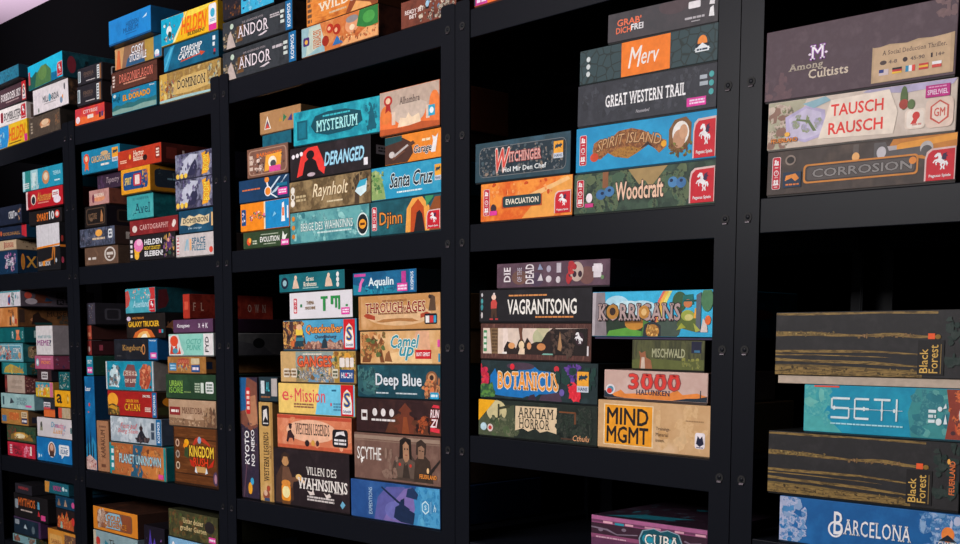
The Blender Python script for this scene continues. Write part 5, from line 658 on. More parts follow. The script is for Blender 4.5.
S['pink']=('rose pink game box with orange and blue marks under the white party box','b85c7c','7a3a50',[
 N(['bc6080','a85070','c87490'],7),E(.14,.5,.08,.3,'8ac0c8'),E(.14,.5,.05,.16,'e8e4e8'),T('PICNIC',.6,.5,.5,.26,'e8904a','b'),D(.35,.7,.9,.84,1,'d890a8')],[X(.05,.1,.9,.9,10,['4a3a5a','c87a8c','2a4a6a','8a4a5c'],5,.05)])
S['meme']=('tall white party game box with purple and teal question title','d4d0d0','8f878a',[
 T('WHAT DO YOU',.5,.62,.82,.1,'2a8a94','b'),T('MEME?',.46,.41,.8,.2,'8a2a7a','b'),T('?',.86,.41,.12,.22,'2a3a4a','b')],[N(['928a8d','877f82','9c9496'],12)])
S['beigered']=('small beige and red box tucked under the yellow box with black curl','b8a488','7a6a58',[R(0,0,.3,1,'c8503a'),X(.3,.1,.95,.9,8,['d0bfa4','8a9a6a','c89a6a'],4,.06)],[])
S['yella']=('yellow box with large black curled letter shape','e6a41e','a8741c',[T('a',.3,.5,.36,.6,'2c2420','b'),R(.8,.2,.88,.8,'b8801c'),E(.86,.5,.05,.16,'e0c070')],[])
S['tealwh']=('small dark teal box dotted with white letters, topmost by the post','125a5e','0f4448',[N(['135e62','104f54','1a6c6e'],8),X(.1,.08,.92,.92,14,['c8d8d8','a8c4c4','7aa0a0','d8a070'],9,.07)],[])
# ================= bay 1, lower shelf
S['bluevert']=('tall upright blue box with castle silhouette at its foot','146098','10304c',[
 N(['156aa4','125a8e','1a78b0'],6),P([0,0,0,.24,.3,.3,.5,.26,.7,.36,1,.28,1,0],'2a84b0'),P([.18,.1,.2,.3,.26,.38,.3,.3,.32,.1],'17283c'),P([.44,.1,.46,.34,.52,.44,.56,.34,.58,.1],'17283c'),P([.66,.1,.7,.26,.76,.3,.8,.1],'1f3048'),P([0,.0,0,.12,.4,.16,1,.1,1,0],'c8a8a0'),X(.1,.02,.95,.12,9,['e8d8d0','b8503c','4a3a5a','d89a6a'],4,.08),T('Luxor',.42,.87,.5,.05,'e0e8f0','bi'),E(.5,.7,.07,.02,'e0402c'),E(.4,.62,.06,.01,'d85a4a')],[RR(.3,.86,.62,.96,'2c3a4c')])
S['kraftvert']=('short upright kraft box with sideways brown lettering','a87856','6a4c38',[
 N(['ac7c5a','a07050','b88a66'],9),T('KARAKUM',.5,.55,.4,.55,'5a3a2c','bu'),R(.3,.08,.7,.14,'6a4432'),D(.2,.86,.8,.92,1,'7a5440')],[])
S['tealpink']=('small teal box with pink sticker lying on the tall blue box','1d7c94','1d3c30',[R(.1,.1,.9,.42,'d84a9a'),D(.15,.15,.85,.36,1,'f4d0e4'),T('SKY',.5,.7,.7,.2,'d8e8ec','b')],[X(.1,.1,.95,.9,10,['2c4c38','16302a','3a5a40'],4,.04)])
S['redsm']=('small red box, lower of two set back in shadow','8a3230','3a1c20',[E(.5,.4,.25,.2,'d8b0a8')],[R(.2,.3,.3,.7,'a84a5a')])
S['redsm2']=('small red box, upper of two set back in shadow','a04434','3a1f1c',[R(.2,.2,.8,.5,'c87a5a')],[])
S['greysm']=('small dark grey box with pale emblem topping the shaded stack','3c3844','26242a',[X(.2,.1,.8,.9,7,['5a5464','8a6a4a','6a8aa0'],3,.08)],[RR(.2,.2,.55,.75,'4a4850'),RR(.25,.26,.5,.69,'2a282e'),RR(.65,.45,.85,.8,'3f3d44')])
S['planet']=('orange planet art box with teal edges and pale blue title, lowest of its stack','b86a34','176a6c',[
 N(['b86c38','a05a30','cc8048'],6),P([.36,.0,.4,.5,.42,1,.6,1,.54,.6,.6,.3,.56,0],'2a5a74'),E(.76,.45,.22,.44,'c4783c'),E(.2,.5,.18,.46,'b4683a'),X(.1,.1,.9,.9,18,['8a4a2c','d89a5c','6a3c28','c88048'],7,.04),R(0,0,.03,1,'1c8a8c'),RR(.02,.1,.08,.9,'1c8a94'),D(.03,.16,.07,.85,3,'d8e4e4'),R(.96,0,1,1,'1c8a8c'),T('PLANET UNKNOWN',.53,.54,.74,.3,'a8ccd4','b','2a4a5a'),R(.86,.04,.95,.18,'d84a8a')],[N(['177074','125c60','1d8084'],7),E(.35,.72,.07,.1,'c08a4a'),P([.2,0,.3,.4,.5,.5,.5,0],'8a5a34')])
S['snow']=('pale wintry game box with red script, dark rider and blue end strip','a8b4bc','4a5260',[
 N(['acb8c0','98a6b0','c0cad0','8898a4'],8),X(.0,.3,.4,.9,8,['c4ced4','94a2ac','d0d8dc'],3,.08),T('Fest auf',.36,.66,.34,.22,'c85a5a','i'),T('Burg Stein',.34,.42,.4,.22,'c85a5a','i'),P([.5,.06,.53,.3,.58,.5,.6,.85,.63,.5,.68,.3,.74,.2,.74,.04],'25262e'),E(.6,.6,.035,.1,'3a2a2c'),X(.5,.04,.76,.2,6,['3a3c48','1c1c24','5a4a4a'],5,.04),R(.8,.2,.86,.5,'3a4858'),R(.8,.55,.86,.85,'3a4858'),KOS(.9,1)],[N(['4c5464','3c4452','5a6474'],8)])
S['catan']=('red classic game box with yellow sun at its left and blue end strip','a82420','3a2a1c',[
 N(['ac2622','9c201e','b82e28'],6),E(.1,.62,.11,.3,'f0a030'),P([0,0,0,.4,.1,.48,.22,.36,.24,0],'4a3a24'),X(.0,.05,.22,.4,9,['7a6a34','b88a3c','3a2c1c'],4,.04),P([.0,.3,.08,.42,.2,.3,.18,.2],'c8902c'),T('CATAN',.5,.36,.32,.3,'f0a428','bs','3a1412'),T('SIEDLER VON',.5,.62,.26,.12,'f0a428','bs'),T('DAS SPIEL',.8,.84,.16,.1,'ece4dc','b'),D(.76,.2,.88,.4,3,'e8d0c0'),KOS(.91,1)],[N(['3a2c1c','2a2016','4a3820'],8),E(.22,.62,.16,.24,'e08a24'),P([0,.1,0,.4,.5,.44,.5,.1],'3a3c20')])
S['sea']=('turquoise underwater game box with red rocky title art and pale side','1a8ca8','8a8480',[
 N(['1b94b0','167e98','24a4be'],6),R(0,0,.025,1,'c0c4c4'),P([.06,.1,.08,.6,.16,.9,.26,.8,.3,.4,.24,.1],'bcd4d8'),X(.06,.1,.28,.8,10,['e8ecec','4a8a9c','8a6a5a','2a5a6c'],4,.05),P([.4,.1,.38,.6,.46,.9,.6,.88,.64,.5,.6,.1],'7a4a4a'),P([.36,.5,.38,.68,.64,.66,.66,.5],'c8b8a8'),T('REEF',.51,.58,.26,.14,'8a3a34','b'),T('OF LIFE',.51,.32,.24,.14,'e0c8b8','b'),P([.7,.2,.72,.7,.8,.92,.92,.8,.95,.4,.88,.06,.76,.06],'a84a34'),X(.72,.1,.94,.85,10,['c86a4a','7a3428','d88a64'],6,.05),R(.975,0,1,1,'c0c4c4')],[N(['8c8682','7e7874','988f8a'],8),E(.35,.24,.08,.14,'4a4a44')])
S['kings']=('black game box with gold title and bright blue end beneath the rocket orange box','22242a','144a78',[
 N(['23252b','1c1e24','2c2e36'],9),T('Kingsburg',.42,.55,.46,.36,'b88a4a','s'),E(.68,.5,.04,.26,'c8844a'),E(.68,.5,.025,.18,'22242a'),R(.8,0,1,1,'1c66a0'),T('Ravensburger',.9,.92,.16,.1,'d8e4ec','b'),R(.84,.06,.98,.34,'d84a9a'),D(.86,.1,.96,.3,1,'f4d0e4'),D(.06,.14,.16,.24,1,'4a4a4c')],[])
S['galaxy']=('black game box with yellow space title and orange glow at its bottom','241d1c','181416',[
 N(['261f1e','1d1918','302624'],8),P([.16,0,.22,.22,.36,.36,.5,.38,.64,.3,.74,.0],'c8642c'),P([.26,0,.32,.18,.44,.28,.54,.26,.62,.0],'f0b060'),P([.36,0,.42,.14,.5,.16,.54,0],'f8ecd0'),T('GALAXY TRUCKER',.44,.58,.8,.24,'f0b832','b','6a3414'),T('WELTRAUM',.3,.84,.3,.09,'d88a3c','b'),E(.06,.82,.05,.1,'c8b8d0'),R(.83,.16,.96,.34,'1c1c24'),R(.84,.18,.9,.32,'c83a4a'),R(.91,.18,.955,.32,'3a9ab0')],[P([0,.4,.1,.7,.4,.6,.6,.4,.3,.3],'8a5a3c'),X(.0,.3,.6,.7,6,['a87850','5a3a2c'],3,.04)])
S['aquared']=('light aqua game box with red corners, dark teal side carrying a bell emblem','4aa4b4','17444c',[
 N(['50aaba','429aaa','60b6c2'],6),P([0,.2,0,.9,.1,.95,.16,.6,.1,.3],'b84e48'),X(.2,.6,.9,.98,7,['8acad0','d0e0dc','c86a54'],4,.04),T('Auenland',.52,.36,.56,.3,'a0d0dc','bi'),P([.84,.0,.8,.4,.86,.7,.8,1,1,1,1,0],'b83434'),PEG(.8,.04,.99,.5)],[N(['184850','133a42','1e5660'],7),P([.03,.1,.06,.9,.2,.95,.24,.5,.18,.2],'5a2228'),RR(.5,.3,.8,.38,'7a8a84'),P([.54,.38,.58,.62,.72,.62,.76,.38],'7a8a84'),E(.65,.66,.04,.08,'7a8a84'),E(.65,.5,.05,.08,'17444c')])
S['kingdom']=('brown wooden looking square box with yellow and red cartoon title','6a3c1e','3a2214',[
 N(['6e4020','5a3218','7c4a26'],9,st=(.6,5)),R(0,.0,.02,1,'2e1c12'),R(.98,0,1,1,'3a2416'),R(.0,.8,1,.82,'3a2214'),R(0,.18,1,.2,'3a2214'),R(0,.0,1,.03,'2e1c12'),E(.09,.72,.045,.07,'c8a488'),E(.09,.72,.025,.045,'5a3428'),E(.09,.52,.045,.07,'a89484'),E(.09,.52,.028,.045,'5a4a40'),E(.09,.32,.045,.07,'c8b094'),E(.09,.32,.028,.045,'4a3424'),E(.3,.74,.055,.06,'f0a41c'),E(.27,.68,.045,.05,'e88a18'),P([.24,.5,.26,.66,.34,.66,.34,.46],'3a4a2c'),P([.44,.72,.5,.82,.58,.86,.62,.84,.7,.84,.82,.76,.86,.7,.8,.72,.6,.8,.48,.7],'b83a24'),E(.6,.8,.04,.06,'8aa4b8'),T('KINGDOM',.64,.6,.56,.2,'f4c43c','b','5a2210'),T('RUSH',.62,.42,.34,.15,'d8401c','b','4a140c'),P([.36,.46,.4,.34,.5,.32,.46,.42],'b82c1c'),P([.76,.32,.9,.36,.94,.5,.86,.42],'b82c1c'),RR(.5,.24,.74,.34,'c89a5c'),P([.48,.24,.5,.34,.54,.22],'d8e0e8'),P([.72,.22,.75,.34,.78,.24],'d8e0e8'),E(.96,.16,.06,.12,'4a3a54'),E(.96,.16,.03,.08,'a87a8a')],[N(['6a4020','522e18'],9)])
S['manitoba']=('pale sandy game box with thin brown title and small red plate','b8987a','7a6450',[
 N(['bc9c7e','ac8c70','c8aa8e'],7),P([0,0,0,.3,.6,.24,.8,.3,1,.2,1,0],'8a6a50'),X(.0,.02,.7,.26,16,['a88462','6a503c','c0a080'],4,.03),R(.02,.4,.24,.72,'8a2a2c'),D(.05,.48,.21,.64,1,'ecdcd4'),T('MANITOBA',.5,.6,.44,.24,'6a4434','s'),P([.74,0,.76,.5,.8,.75,.84,.6,.9,.8,.96,.5,1,.6,1,0],'6a4e3c'),X(.74,.05,.98,.7,10,['4a382c','a88a6c','8a684c'],7,.05)],[])
S['green']=('forest green game box with lime stencil title and white label at its end','2a4630','1d3022',[
 N(['2b4832','253e2a','325238'],6),T('URBAN',.2,.62,.26,.26,'8ab44a','b'),T('ISORE',.2,.34,.28,.26,'7aa844','b'),D(.36,.24,.5,.3,1,'8aa460'),D(.58,.25,.68,.68,4,'a8b8a0'),R(.7,.25,.76,.68,'c8d4c8'),RR(.8,.24,.96,.72,'d8dcd8'),D(.82,.3,.94,.66,3,'6a7a70')],[])
S['orangesk']=('ochre skyline game box with red arched title and blue plates, on the green box','a8743e','5a3c26',[
 N(['ac783f','94632f','c08a50'],9),R(.04,.14,.22,.62,'2a7aa8'),D(.06,.2,.2,.55,2,'a8cce0'),P([.24,.3,.26,.86,.4,.94,.56,.86,.58,.3],'a84a34'),T('GANGES',.41,.72,.3,.22,'d87a5a','bs','5a2a2c'),X(.26,.1,.58,.5,8,['3a6a8a','8a5a3a','c89a5a'],5,.05),R(.62,.06,.84,.5,'1c4a84'),D(.65,.14,.81,.42,1,'e0d0d8'),RR(.62,.55,.84,.92,'c8b894')],[N(['7a5432','6a482a','8a623c'],8),R(.0,.25,.06,.7,'1f2c44')])
S['octopus']=('white and mint game box with red octopus and black end lettering','9fc4b8','bcbcbc',[
 N(['7fc0b0','8ccabc','70b0a2'],6),R(.78,0,1,1,'dad6d6'),P([.0,.0,.0,.9,.1,1,.22,.95,.28,.4,.34,.1,.3,0],'d4d6d2'),E(.12,.68,.09,.26,'d84a2c'),P([.02,.05,.05,.5,.09,.4,.1,.1,.14,.4,.18,.5,.2,.1,.24,.4,.27,.05],'c83e26'),E(.14,.2,.06,.14,'4a8aa0'),T('OCTO',.56,.64,.34,.26,'5aa898','bi'),T('PUNK',.56,.36,.34,.26,'5aa898','bi'),T('FYD',.86,.5,.08,.72,'2a2a30','bu')],[N(['8c8c8c','7a7a7c','989898'],8),P([.1,.0,.2,.7,.5,.4,.6,0],'6a6a70'),E(.45,.55,.06,.24,'2a2a2e')])
S['purple']=('slim dusty purple game box with small white script and symbols','5c3a58','3a2438',[
 N(['5e3c5a','523450','68466a'],6),T('Kanagawa',.25,.5,.32,.4,'ece4ea','i'),T('X',.66,.5,.05,.36,'e0d8e0','b'),T('+',.76,.5,.05,.4,'e0d8e0','b'),T('K',.85,.5,.06,.4,'e0d8e0','b')],[])
S['flown']=('narrow red box seen along its side with spaced white letters, topmost by the post','a83022','7c241c',[R(.2,.35,.8,.7,'c8503a')],[N(['7e261e','6c1f18','8c3024','5a1a16'],12),T('F',.05,.48,.035,.34,'d8b4a0','s'),T('L',.14,.48,.035,.34,'d8b4a0','s'),T('O',.71,.46,.045,.34,'b89a90','s'),T('W',.8,.46,.055,.34,'b89a90','s'),T('N',.89,.46,.045,.34,'b89a90','s')])
# ================= bay 2, lower shelf
S['kyoto']=('tall upright night blue box with roof art and white sideways title','3a3040','281f2a',[
 N(['3c3240','30283a','4a3a44'],8),P([0,.62,0,1,.5,1,1,.96,1,.6,.6,.56],'7a4a3c'),P([0,.72,0,1,.4,1,.3,.84,.5,.74],'1f5a8c'),P([.3,.72,.5,.84,.9,.86,1,.7,1,.62,.6,.6],'b07a5a'),X(.1,.3,.95,.62,16,['2a2430','5a4448','3c3240','6a504c'],5,.08),RR(.36,.7,.6,.92,'c02a2c'),D(.4,.73,.56,.9,4,'f0c8b8'),T('KYOTO',.36,.42,.26,.28,'ece8e8','bu'),T('NO NEKO',.7,.42,.2,.3,'ece8e8','bu'),E(.5,.08,.12,.05,'e8a02c'),E(.62,.14,.1,.03,'3a9ac0'),P([.1,.0,.3,.3,.36,.28,.16,0],'5a4050')],[])
S['westvert']=('tall upright straw yellow box with black badge and dark sideways title','c8a060','8a6c44',[
 N(['cca464','bc9454','d8b47c'],7),R(.86,0,1,1,'a88048'),RR(.2,.76,.78,.97,'1f1d20'),P([.3,.8,.34,.92,.6,.94,.66,.82,.5,.86],'d8d4d0'),D(.3,.78,.7,.8,1,'d8d4d0'),T('WESTERN LEGENDS',.5,.45,.38,.5,'3a2a20','bsu'),T('ANTE UP',.83,.5,.16,.14,'6a4a34','bu'),E(.45,.06,.26,.05,'8a4a34'),E(.4,.08,.14,.03,'d8b094'),R(.3,.0,.7,.03,'3a4a6a'),E(.62,.13,.14,.03,'a84a34')],[])
S['tealsm']=('small dark box with teal letters and pale label behind the yellow upright box','23343c','1a2428',[R(.1,.3,.3,.85,'c8d0d4'),T('AL',.48,.6,.2,.4,'4ab0bc','b'),R(.68,.2,1,.95,'b0a8a4'),D(.1,.1,.6,.22,1,'8a5a3c')],[])
S['villen']=('deep dark brown game box with white gothic two line title and lantern bearer','2c2326','1f191b',[
 N(['2d2427','251d20','382c2f'],8),P([.02,.02,.03,.5,.1,.7,.16,.72,.24,.55,.26,.1,.2,.02],'4a342a'),E(.155,.8,.05,.11,'b88858'),P([.1,.74,.1,.88,.15,.95,.21,.9,.2,.76,.18,.86,.13,.86],'3a2a24'),P([.1,.35,.12,.68,.2,.68,.24,.5,.34,.52,.36,.46,.26,.42,.24,.3],'6a4a38'),E(.33,.52,.04,.05,'f0c07a'),P([.32,.5,.4,.4,.42,.43,.34,.56],'e0a85a'),RR(.1,.06,.22,.36,'e8902c'),E(.16,.22,.05,.11,'f8e0a0'),E(.16,.38,.06,.06,'d88a3a'),P([.1,.06,.11,.0,.21,.0,.22,.06],'6a4424'),T('VILLEN DES',.63,.65,.4,.14,'ece2da','s'),T('WAHNSINNS',.64,.42,.66,.2,'ece2da','bs'),P([.44,.3,.48,.22,.54,.24,.52,.34,.5,.28],'d8ccc4'),P([.66,.3,.7,.2,.76,.24,.74,.3,.7,.26],'d8ccc4'),D(.44,.12,.8,.22,2,'c8c0bc'),P([.88,.12,.91,.2,.95,.14,.91,.06],'6aa8c4'),D(.8,.3,.92,.33,1,'b8aca8')],[])
S['westleg']=('salmon and orange game box with rider silhouette, dark title and black badge','d8805c','8a4a34',[
 N(['dc8662','cc7450','e49c7a'],6),R(0,.9,1,1,'b84a34'),R(0,0,1,.1,'c05a3c'),X(.0,.1,.98,.9,6,['e8a884','d08058','dc8a64'],6,.07),E(.46,.55,.34,.34,'eab494'),P([.12,.2,.14,.5,.18,.56,.2,.46,.23,.36,.22,.18,.2,.3,.16,.3,.14,.16],'3a2428'),E(.175,.66,.02,.09,'3a2428'),R(.15,.7,.2,.74,'3a2428'),T('WESTERN LEGENDS',.47,.6,.46,.34,'24161a','s'),E(.4,.18,.03,.1,'2c2022'),E(.48,.2,.025,.09,'d8a048'),E(.54,.2,.022,.09,'4a2c2c'),RR(.745,.14,.955,.66,'1f1c20'),P([.78,.44,.8,.58,.9,.62,.92,.48,.85,.52],'dcd8d8'),D(.77,.2,.93,.4,2,'dcd8d8')],[])
S['emission']=('half yellow half light blue game box with coral title and red end badge','e8c26a','a8863c',[
 P([.48,0,.54,1,1,1,1,0],'6cc0dc'),P([0,0,0,1,.54,1,.48,0],'eac46c'),T('e',.09,.58,.085,.32,'dc4a54',''),T('+',.165,.56,.04,.16,'dc4a54','b'),T('Mission',.41,.62,.4,.46,'dc4a54',''),D(.2,.18,.46,.36,2,'8a5a44'),R(.7,.78,.76,.84,'2a6a8a'),R(.68,.3,.7,.4,'d84a54'),D(.72,.14,.82,.42,3,'4a8aa8'),SCH(.82,.985)],[])
S['ganges']=('busy riverside picture box with big red orange title and navy end plates','b89a6c','7a5a3c',[
 N(['b8986a','8a7a54','c8ae80','9a8858'],9),R(0,0,.2,1,'c4a06a'),P([.2,.5,.2,1,.72,1,.72,.5],'8a9a94'),P([.36,0,.4,.5,.56,.5,.66,0],'6a94b0'),X(.22,.05,.72,.6,30,['5a6a3c','a8784a','c8d0d0','7a5a34','4a7a94','d8b47c','3a4a34'],6,.05),P([.72,0,.72,1,1,1,1,0],'a8843c'),X(.7,.3,1,1,16,['d89a3c','6a7a3c','e0b45a','8a5a2c','4a5a34'],8,.05),T('GANGES',.45,.68,.46,.36,'e0643c','b','7a2a2c'),D(.3,.88,.56,.95,1,'e8dcc8'),RR(.04,.14,.12,.44,'d8ccb8'),RR(.14,.14,.22,.44,'d8ccb8'),D(.05,.18,.21,.4,2,'7a6248'),RR(.69,.14,.77,.44,'d0ccb8'),D(.7,.18,.76,.4,2,'5a5a48'),RR(.79,.5,.86,.8,'e0d8d0'),RR(.87,.5,.92,.8,'e0d8d0'),RR(.93,.5,.98,.8,'e0d8d0'),R(.79,.02,.98,.42,'1f4a84'),T('HUCH!',.885,.24,.15,.18,'ece8ec','b'),E(.88,.26,.014,.06,'d83a5a')],[])
S['quack']=('light blue game box with orange script title, potion seller and red end badge','4f9fc4','2a6080',[
 N(['54a8cc','4694b8','66b4d4'],6),P([0,0,0,1,.24,1,.3,.3,.32,0],'4a3434'),X(.0,.05,.28,.95,20,['c86a3a','8a4a34','2c2428','d8a45a','6a3c34'],4,.05),E(.22,.6,.05,.2,'e8c44a'),P([.16,.1,.18,.5,.26,.5,.28,.1],'23404c'),E(.22,.78,.04,.1,'e0b08a'),RR(.17,.3,.28,.42,'3a7a8a'),P([.28,0,.34,.3,.4,.2,.48,.3,.56,.14,.64,.36,.7,.2,.8,.34,.84,0],'8a5a4c'),X(.3,.02,.8,.24,16,['5a3c3c','a87a6a','c8a088','6a4a4a'],7,.04),T('Quacksalber',.56,.68,.5,.34,'e8944a','bi','4a2a24'),T('Quedlinburg',.58,.42,.3,.16,'4a3a4a','i'),P([.52,.04,.54,.3,.57,.4,.6,.26,.61,.04],'2a3a44'),SCH(.83,.985)],[])
S['ttmi']=('white game box with green geometric letters and pink sticker','d8d6da','38503a',[
 N(['dcdade','d2d0d4'],6),IC(.06,.2,.12,.8),R(.17,.44,.2,.56,'2a7a4a'),T('THEMA',.33,.6,.12,.14,'8a6a44','b'),T('MASCHINE',.33,.4,.16,.12,'8a6a44','b'),R(.5,.72,.61,.82,'2f8a48'),R(.535,.26,.575,.82,'2f8a48'),R(.66,.72,.8,.82,'2f8a48'),R(.66,.5,.7,.72,'2f8a48'),R(.73,.36,.76,.72,'2f8a48'),R(.78,.3,.81,.82,'2f8a48'),R(.9,.4,.93,.48,'2f8a48'),R(.83,.1,.96,.36,'d8409a'),D(.85,.15,.95,.32,2,'f4d8ea')],[N(['3a523c','2c402e'],8),X(.05,.2,.5,.8,5,['8a9a7a','5a6a54'],3)])
S['tealtop2']=('slim teal game box with pale animals and centre script, topmost of its stack','176a74','141c20',[
 N(['186e78','145e68','1e7c86'],6),E(.08,.5,.055,.34,'1d2438'),E(.08,.5,.03,.18,'8ab0b8'),P([.2,.15,.22,.6,.25,.8,.28,.5,.3,.15],'d8b8a0'),E(.25,.78,.02,.12,'e0c4ac'),T('Great',.47,.66,.12,.26,'e8dcc8','bs'),T('Krabumms',.47,.36,.2,.26,'e8dcc8','bs'),D(.36,.1,.6,.18,1,'a8c8c8'),P([.7,.15,.72,.6,.75,.82,.8,.5,.82,.15],'d8b8a0'),E(.76,.78,.02,.12,'e0c4ac'),E(.9,.78,.022,.14,'d8d8d4'),E(.9,.5,.022,.14,'d8d8d4'),E(.9,.22,.022,.14,'d8d8d4')],[RR(.2,.3,.6,.85,'6a6c70'),D(.24,.4,.56,.75,2,'1c1e22')])
S['expedit']=('blue violet game box with crouching hunter and pale hexagon emblem, lowest of its stack','2a5290','1c3458',[
 N(['2a5694','244a84','35629e'],6),P([.26,0,.3,.6,.4,.9,.6,.95,.72,.6,.7,0],'5a5a9a'),P([.36,0,.42,.3,.5,.6,.6,.9,.68,.96,.76,.6,.72,0],'7a6aa8'),E(.5,.3,.12,.24,'6a6cae'),P([.66,0,.72,.4,.7,.8,.74,1,1,1,1,0],'3a84b4'),P([.74,0,.78,.5,.76,1,1,1,1,0],'4a98c4'),X(.76,.05,1,.95,10,['5aa8cc','3a88b8','2a78ac'],5,.05),P([.48,.12,.5,.4,.54,.46,.56,.6,.6,.66,.6,.46,.66,.36,.72,.3,.7,.0,.56,.02],'1c2c4a'),P([.34,.86,.52,.52,.66,.36,.66,.4,.54,.56,.35,.9],'1c2c4a'),P([.62,.7,.64,.92,.7,.96,.76,.8,.74,.66],'22365a'),T('EXPEDITIONS',.22,.48,.04,.72,'a8c4dc','u'),P([.8,.4,.8,.58,.84,.67,.88,.58,.88,.4,.84,.31],'c8e4f0'),P([.808,.42,.808,.56,.84,.63,.872,.56,.872,.42,.84,.35],'4a98c4'),T('S',.84,.49,.025,.12,'c8e4f0','b'),R(.9,.36,.904,.66,'a8d0e4'),T('h',.945,.5,.03,.18,'c8e4f0','i')],[])
S['scythe']=('muted brown game box with thin white title and two cloaked soldiers','7a5c50','4a3830',[
 N(['7c5e52','6c5046','8a6c5e'],7),R(0,.88,1,.96,'98806f'),R(0,.84,1,.855,'8c7464'),T('SCYTHE',.17,.56,.28,.28,'ece4de',''),P([.07,.42,.09,.46,.1,.38,.08,.32],'ece4de'),P([.42,.04,.46,.44,.53,.56,.56,.62,.66,.62,.69,.54,.74,.42,.76,.04],'4a3c34'),P([.52,.4,.53,.9,.58,.97,.66,.93,.67,.5],'241d1a'),P([.57,.42,.565,.8,.6,.88,.635,.8,.64,.46],'a87e60'),E(.588,.72,.008,.02,'3a2a24'),E(.618,.72,.008,.02,'3a2a24'),R(.59,.58,.62,.6,'8a4a3c'),P([.46,.1,.5,.48,.57,.52,.6,.4,.64,.52,.72,.44,.74,.1],'5e4e44'),P([.56,.1,.58,.42,.6,.36,.62,.42,.65,.1],'3a302a'),E(.53,.38,.014,.035,'c8382c'),E(.655,.37,.014,.035,'c8382c'),P([.69,.04,.71,.5,.75,.6,.83,.6,.88,.5,.92,.04],'3e3129'),P([.72,.62,.725,.88,.78,.95,.84,.86,.83,.62],'382b25'),P([.745,.54,.745,.78,.785,.82,.82,.76,.81,.54],'8e6c56'),R(.755,.7,.775,.72,'2e221e'),R(.79,.69,.81,.71,'2e221e'),P([.82,.16,1,.56,1,.5,.84,.08],'2c2422'),X(.34,.1,.5,.6,6,['6a5044','8a7062'],4,.06),T('FEUERLAND',.86,.17,.2,.09,'e8903c','b','4a2420'),E(.86,.3,.014,.06,'f0c08a')],[])
S['rune']=('dark maroon game box with glowing pagoda, pale icons and red end title','3c2424','281819',[
 N(['3e2626','301d1e','4a2e2a'],8),P([.34,0,.4,.4,.5,.6,.6,.5,.9,.3,1,.2,1,0],'5c3424'),P([.5,0,.48,.16,.44,.2,.52,.3,.49,.42,.46,.46,.53,.56,.53,.64,.5,.68,.58,.92,.66,.68,.63,.64,.63,.56,.7,.46,.67,.42,.65,.3,.72,.2,.68,.16,.68,0],'6c3626'),P([.54,0,.56,.5,.6,.5,.63,0],'8a4628'),R(.06,.34,.13,.66,'ddd6d4'),D(.07,.4,.12,.6,1,'3c2424'),E(.22,.6,.028,.12,'ddd6d4'),E(.32,.6,.028,.12,'ddd6d4'),E(.42,.6,.028,.12,'ddd6d4'),D(.18,.32,.46,.42,1,'ddd6d4'),X(.7,.1,.9,.5,9,['7a3c24','2c1818','a8502c'],5,.05),P([.88,.12,.88,.24,.99,.2,.99,.08],'d83444'),P([.9,.82,.92,.9,.99,.88,.99,.8],'d83444'),T('RUN',.935,.64,.11,.24,'ece4e4','bi','c02c3c'),T('ZI',.925,.36,.09,.24,'ece4e4','bi','c02c3c')],[])
S['deepblue']=('dark teal ocean game box with large white title and bronze diver','1d4a58','14323c',[
 N(['1e4e5c','183e4a','2a626e'],7),E(.12,.45,.14,.4,'2f5a60'),E(.14,.4,.08,.24,'3c6a68'),X(.0,.2,.24,.9,9,['3a6a6c','16343e','4a7a78'],4,.07),T('Deep Blue',.49,.5,.56,.5,'d4dce0','b','122c38'),D(.22,.1,.38,.17,1,'c0ccd0'),D(.46,.1,.72,.17,1,'c0ccd0'),E(.9,.62,.07,.22,'8a5a3c'),E(.9,.64,.045,.14,'c89064'),E(.9,.64,.025,.08,'3a2c28'),P([.82,.05,.82,.4,.86,.48,.96,.48,1,.36,1,.05],'7a4a34'),X(.8,.05,1,.6,10,['a86a44','5a3428','c08858','d87a4a'],7,.04),RR(.88,.0,.985,.2,'2a9ac4'),D(.89,.04,.97,.16,1,'d8ecf4')],[])
S['camelup']=('sandy game box with camels, bulging teal title and red plate','d8aa74','8a6844',[
 N(['dcb07a','d0a068','e6c090'],6),P([.3,0,.34,.3,.56,.4,.8,.24,.9,.3,.9,0],'e8c08a'),P([.64,.5,.7,1,.86,1,.88,.4],'dca884'),P([.02,.02,.04,.4,.02,.7,.08,.95,.12,.7,.16,.9,.22,.6,.26,.84,.3,.66,.27,.4,.3,.02,.25,.02,.23,.3,.16,.34,.12,.02],'7a4a2c'),X(.02,.1,.3,.95,16,['4a3424','a8683c','c88a54','5a6a3c','8a5430'],5,.05),P([.3,.06,.32,.3,.36,.4,.38,.2,.4,.04],'8a5a38'),T('Camel',.56,.68,.36,.42,'2f8ea0','bi','e8ecd8'),T('up',.58,.3,.18,.42,'2f8ea0','bi','e8ecd8'),R(.69,.14,.89,.42,'c8242c'),T('BUNT GEMIXT',.79,.28,.17,.12,'f4ecec','b'),R(.97,.5,1,.72,'d84a9a'),R(.98,.05,1,.3,'2a8ab0')],[])
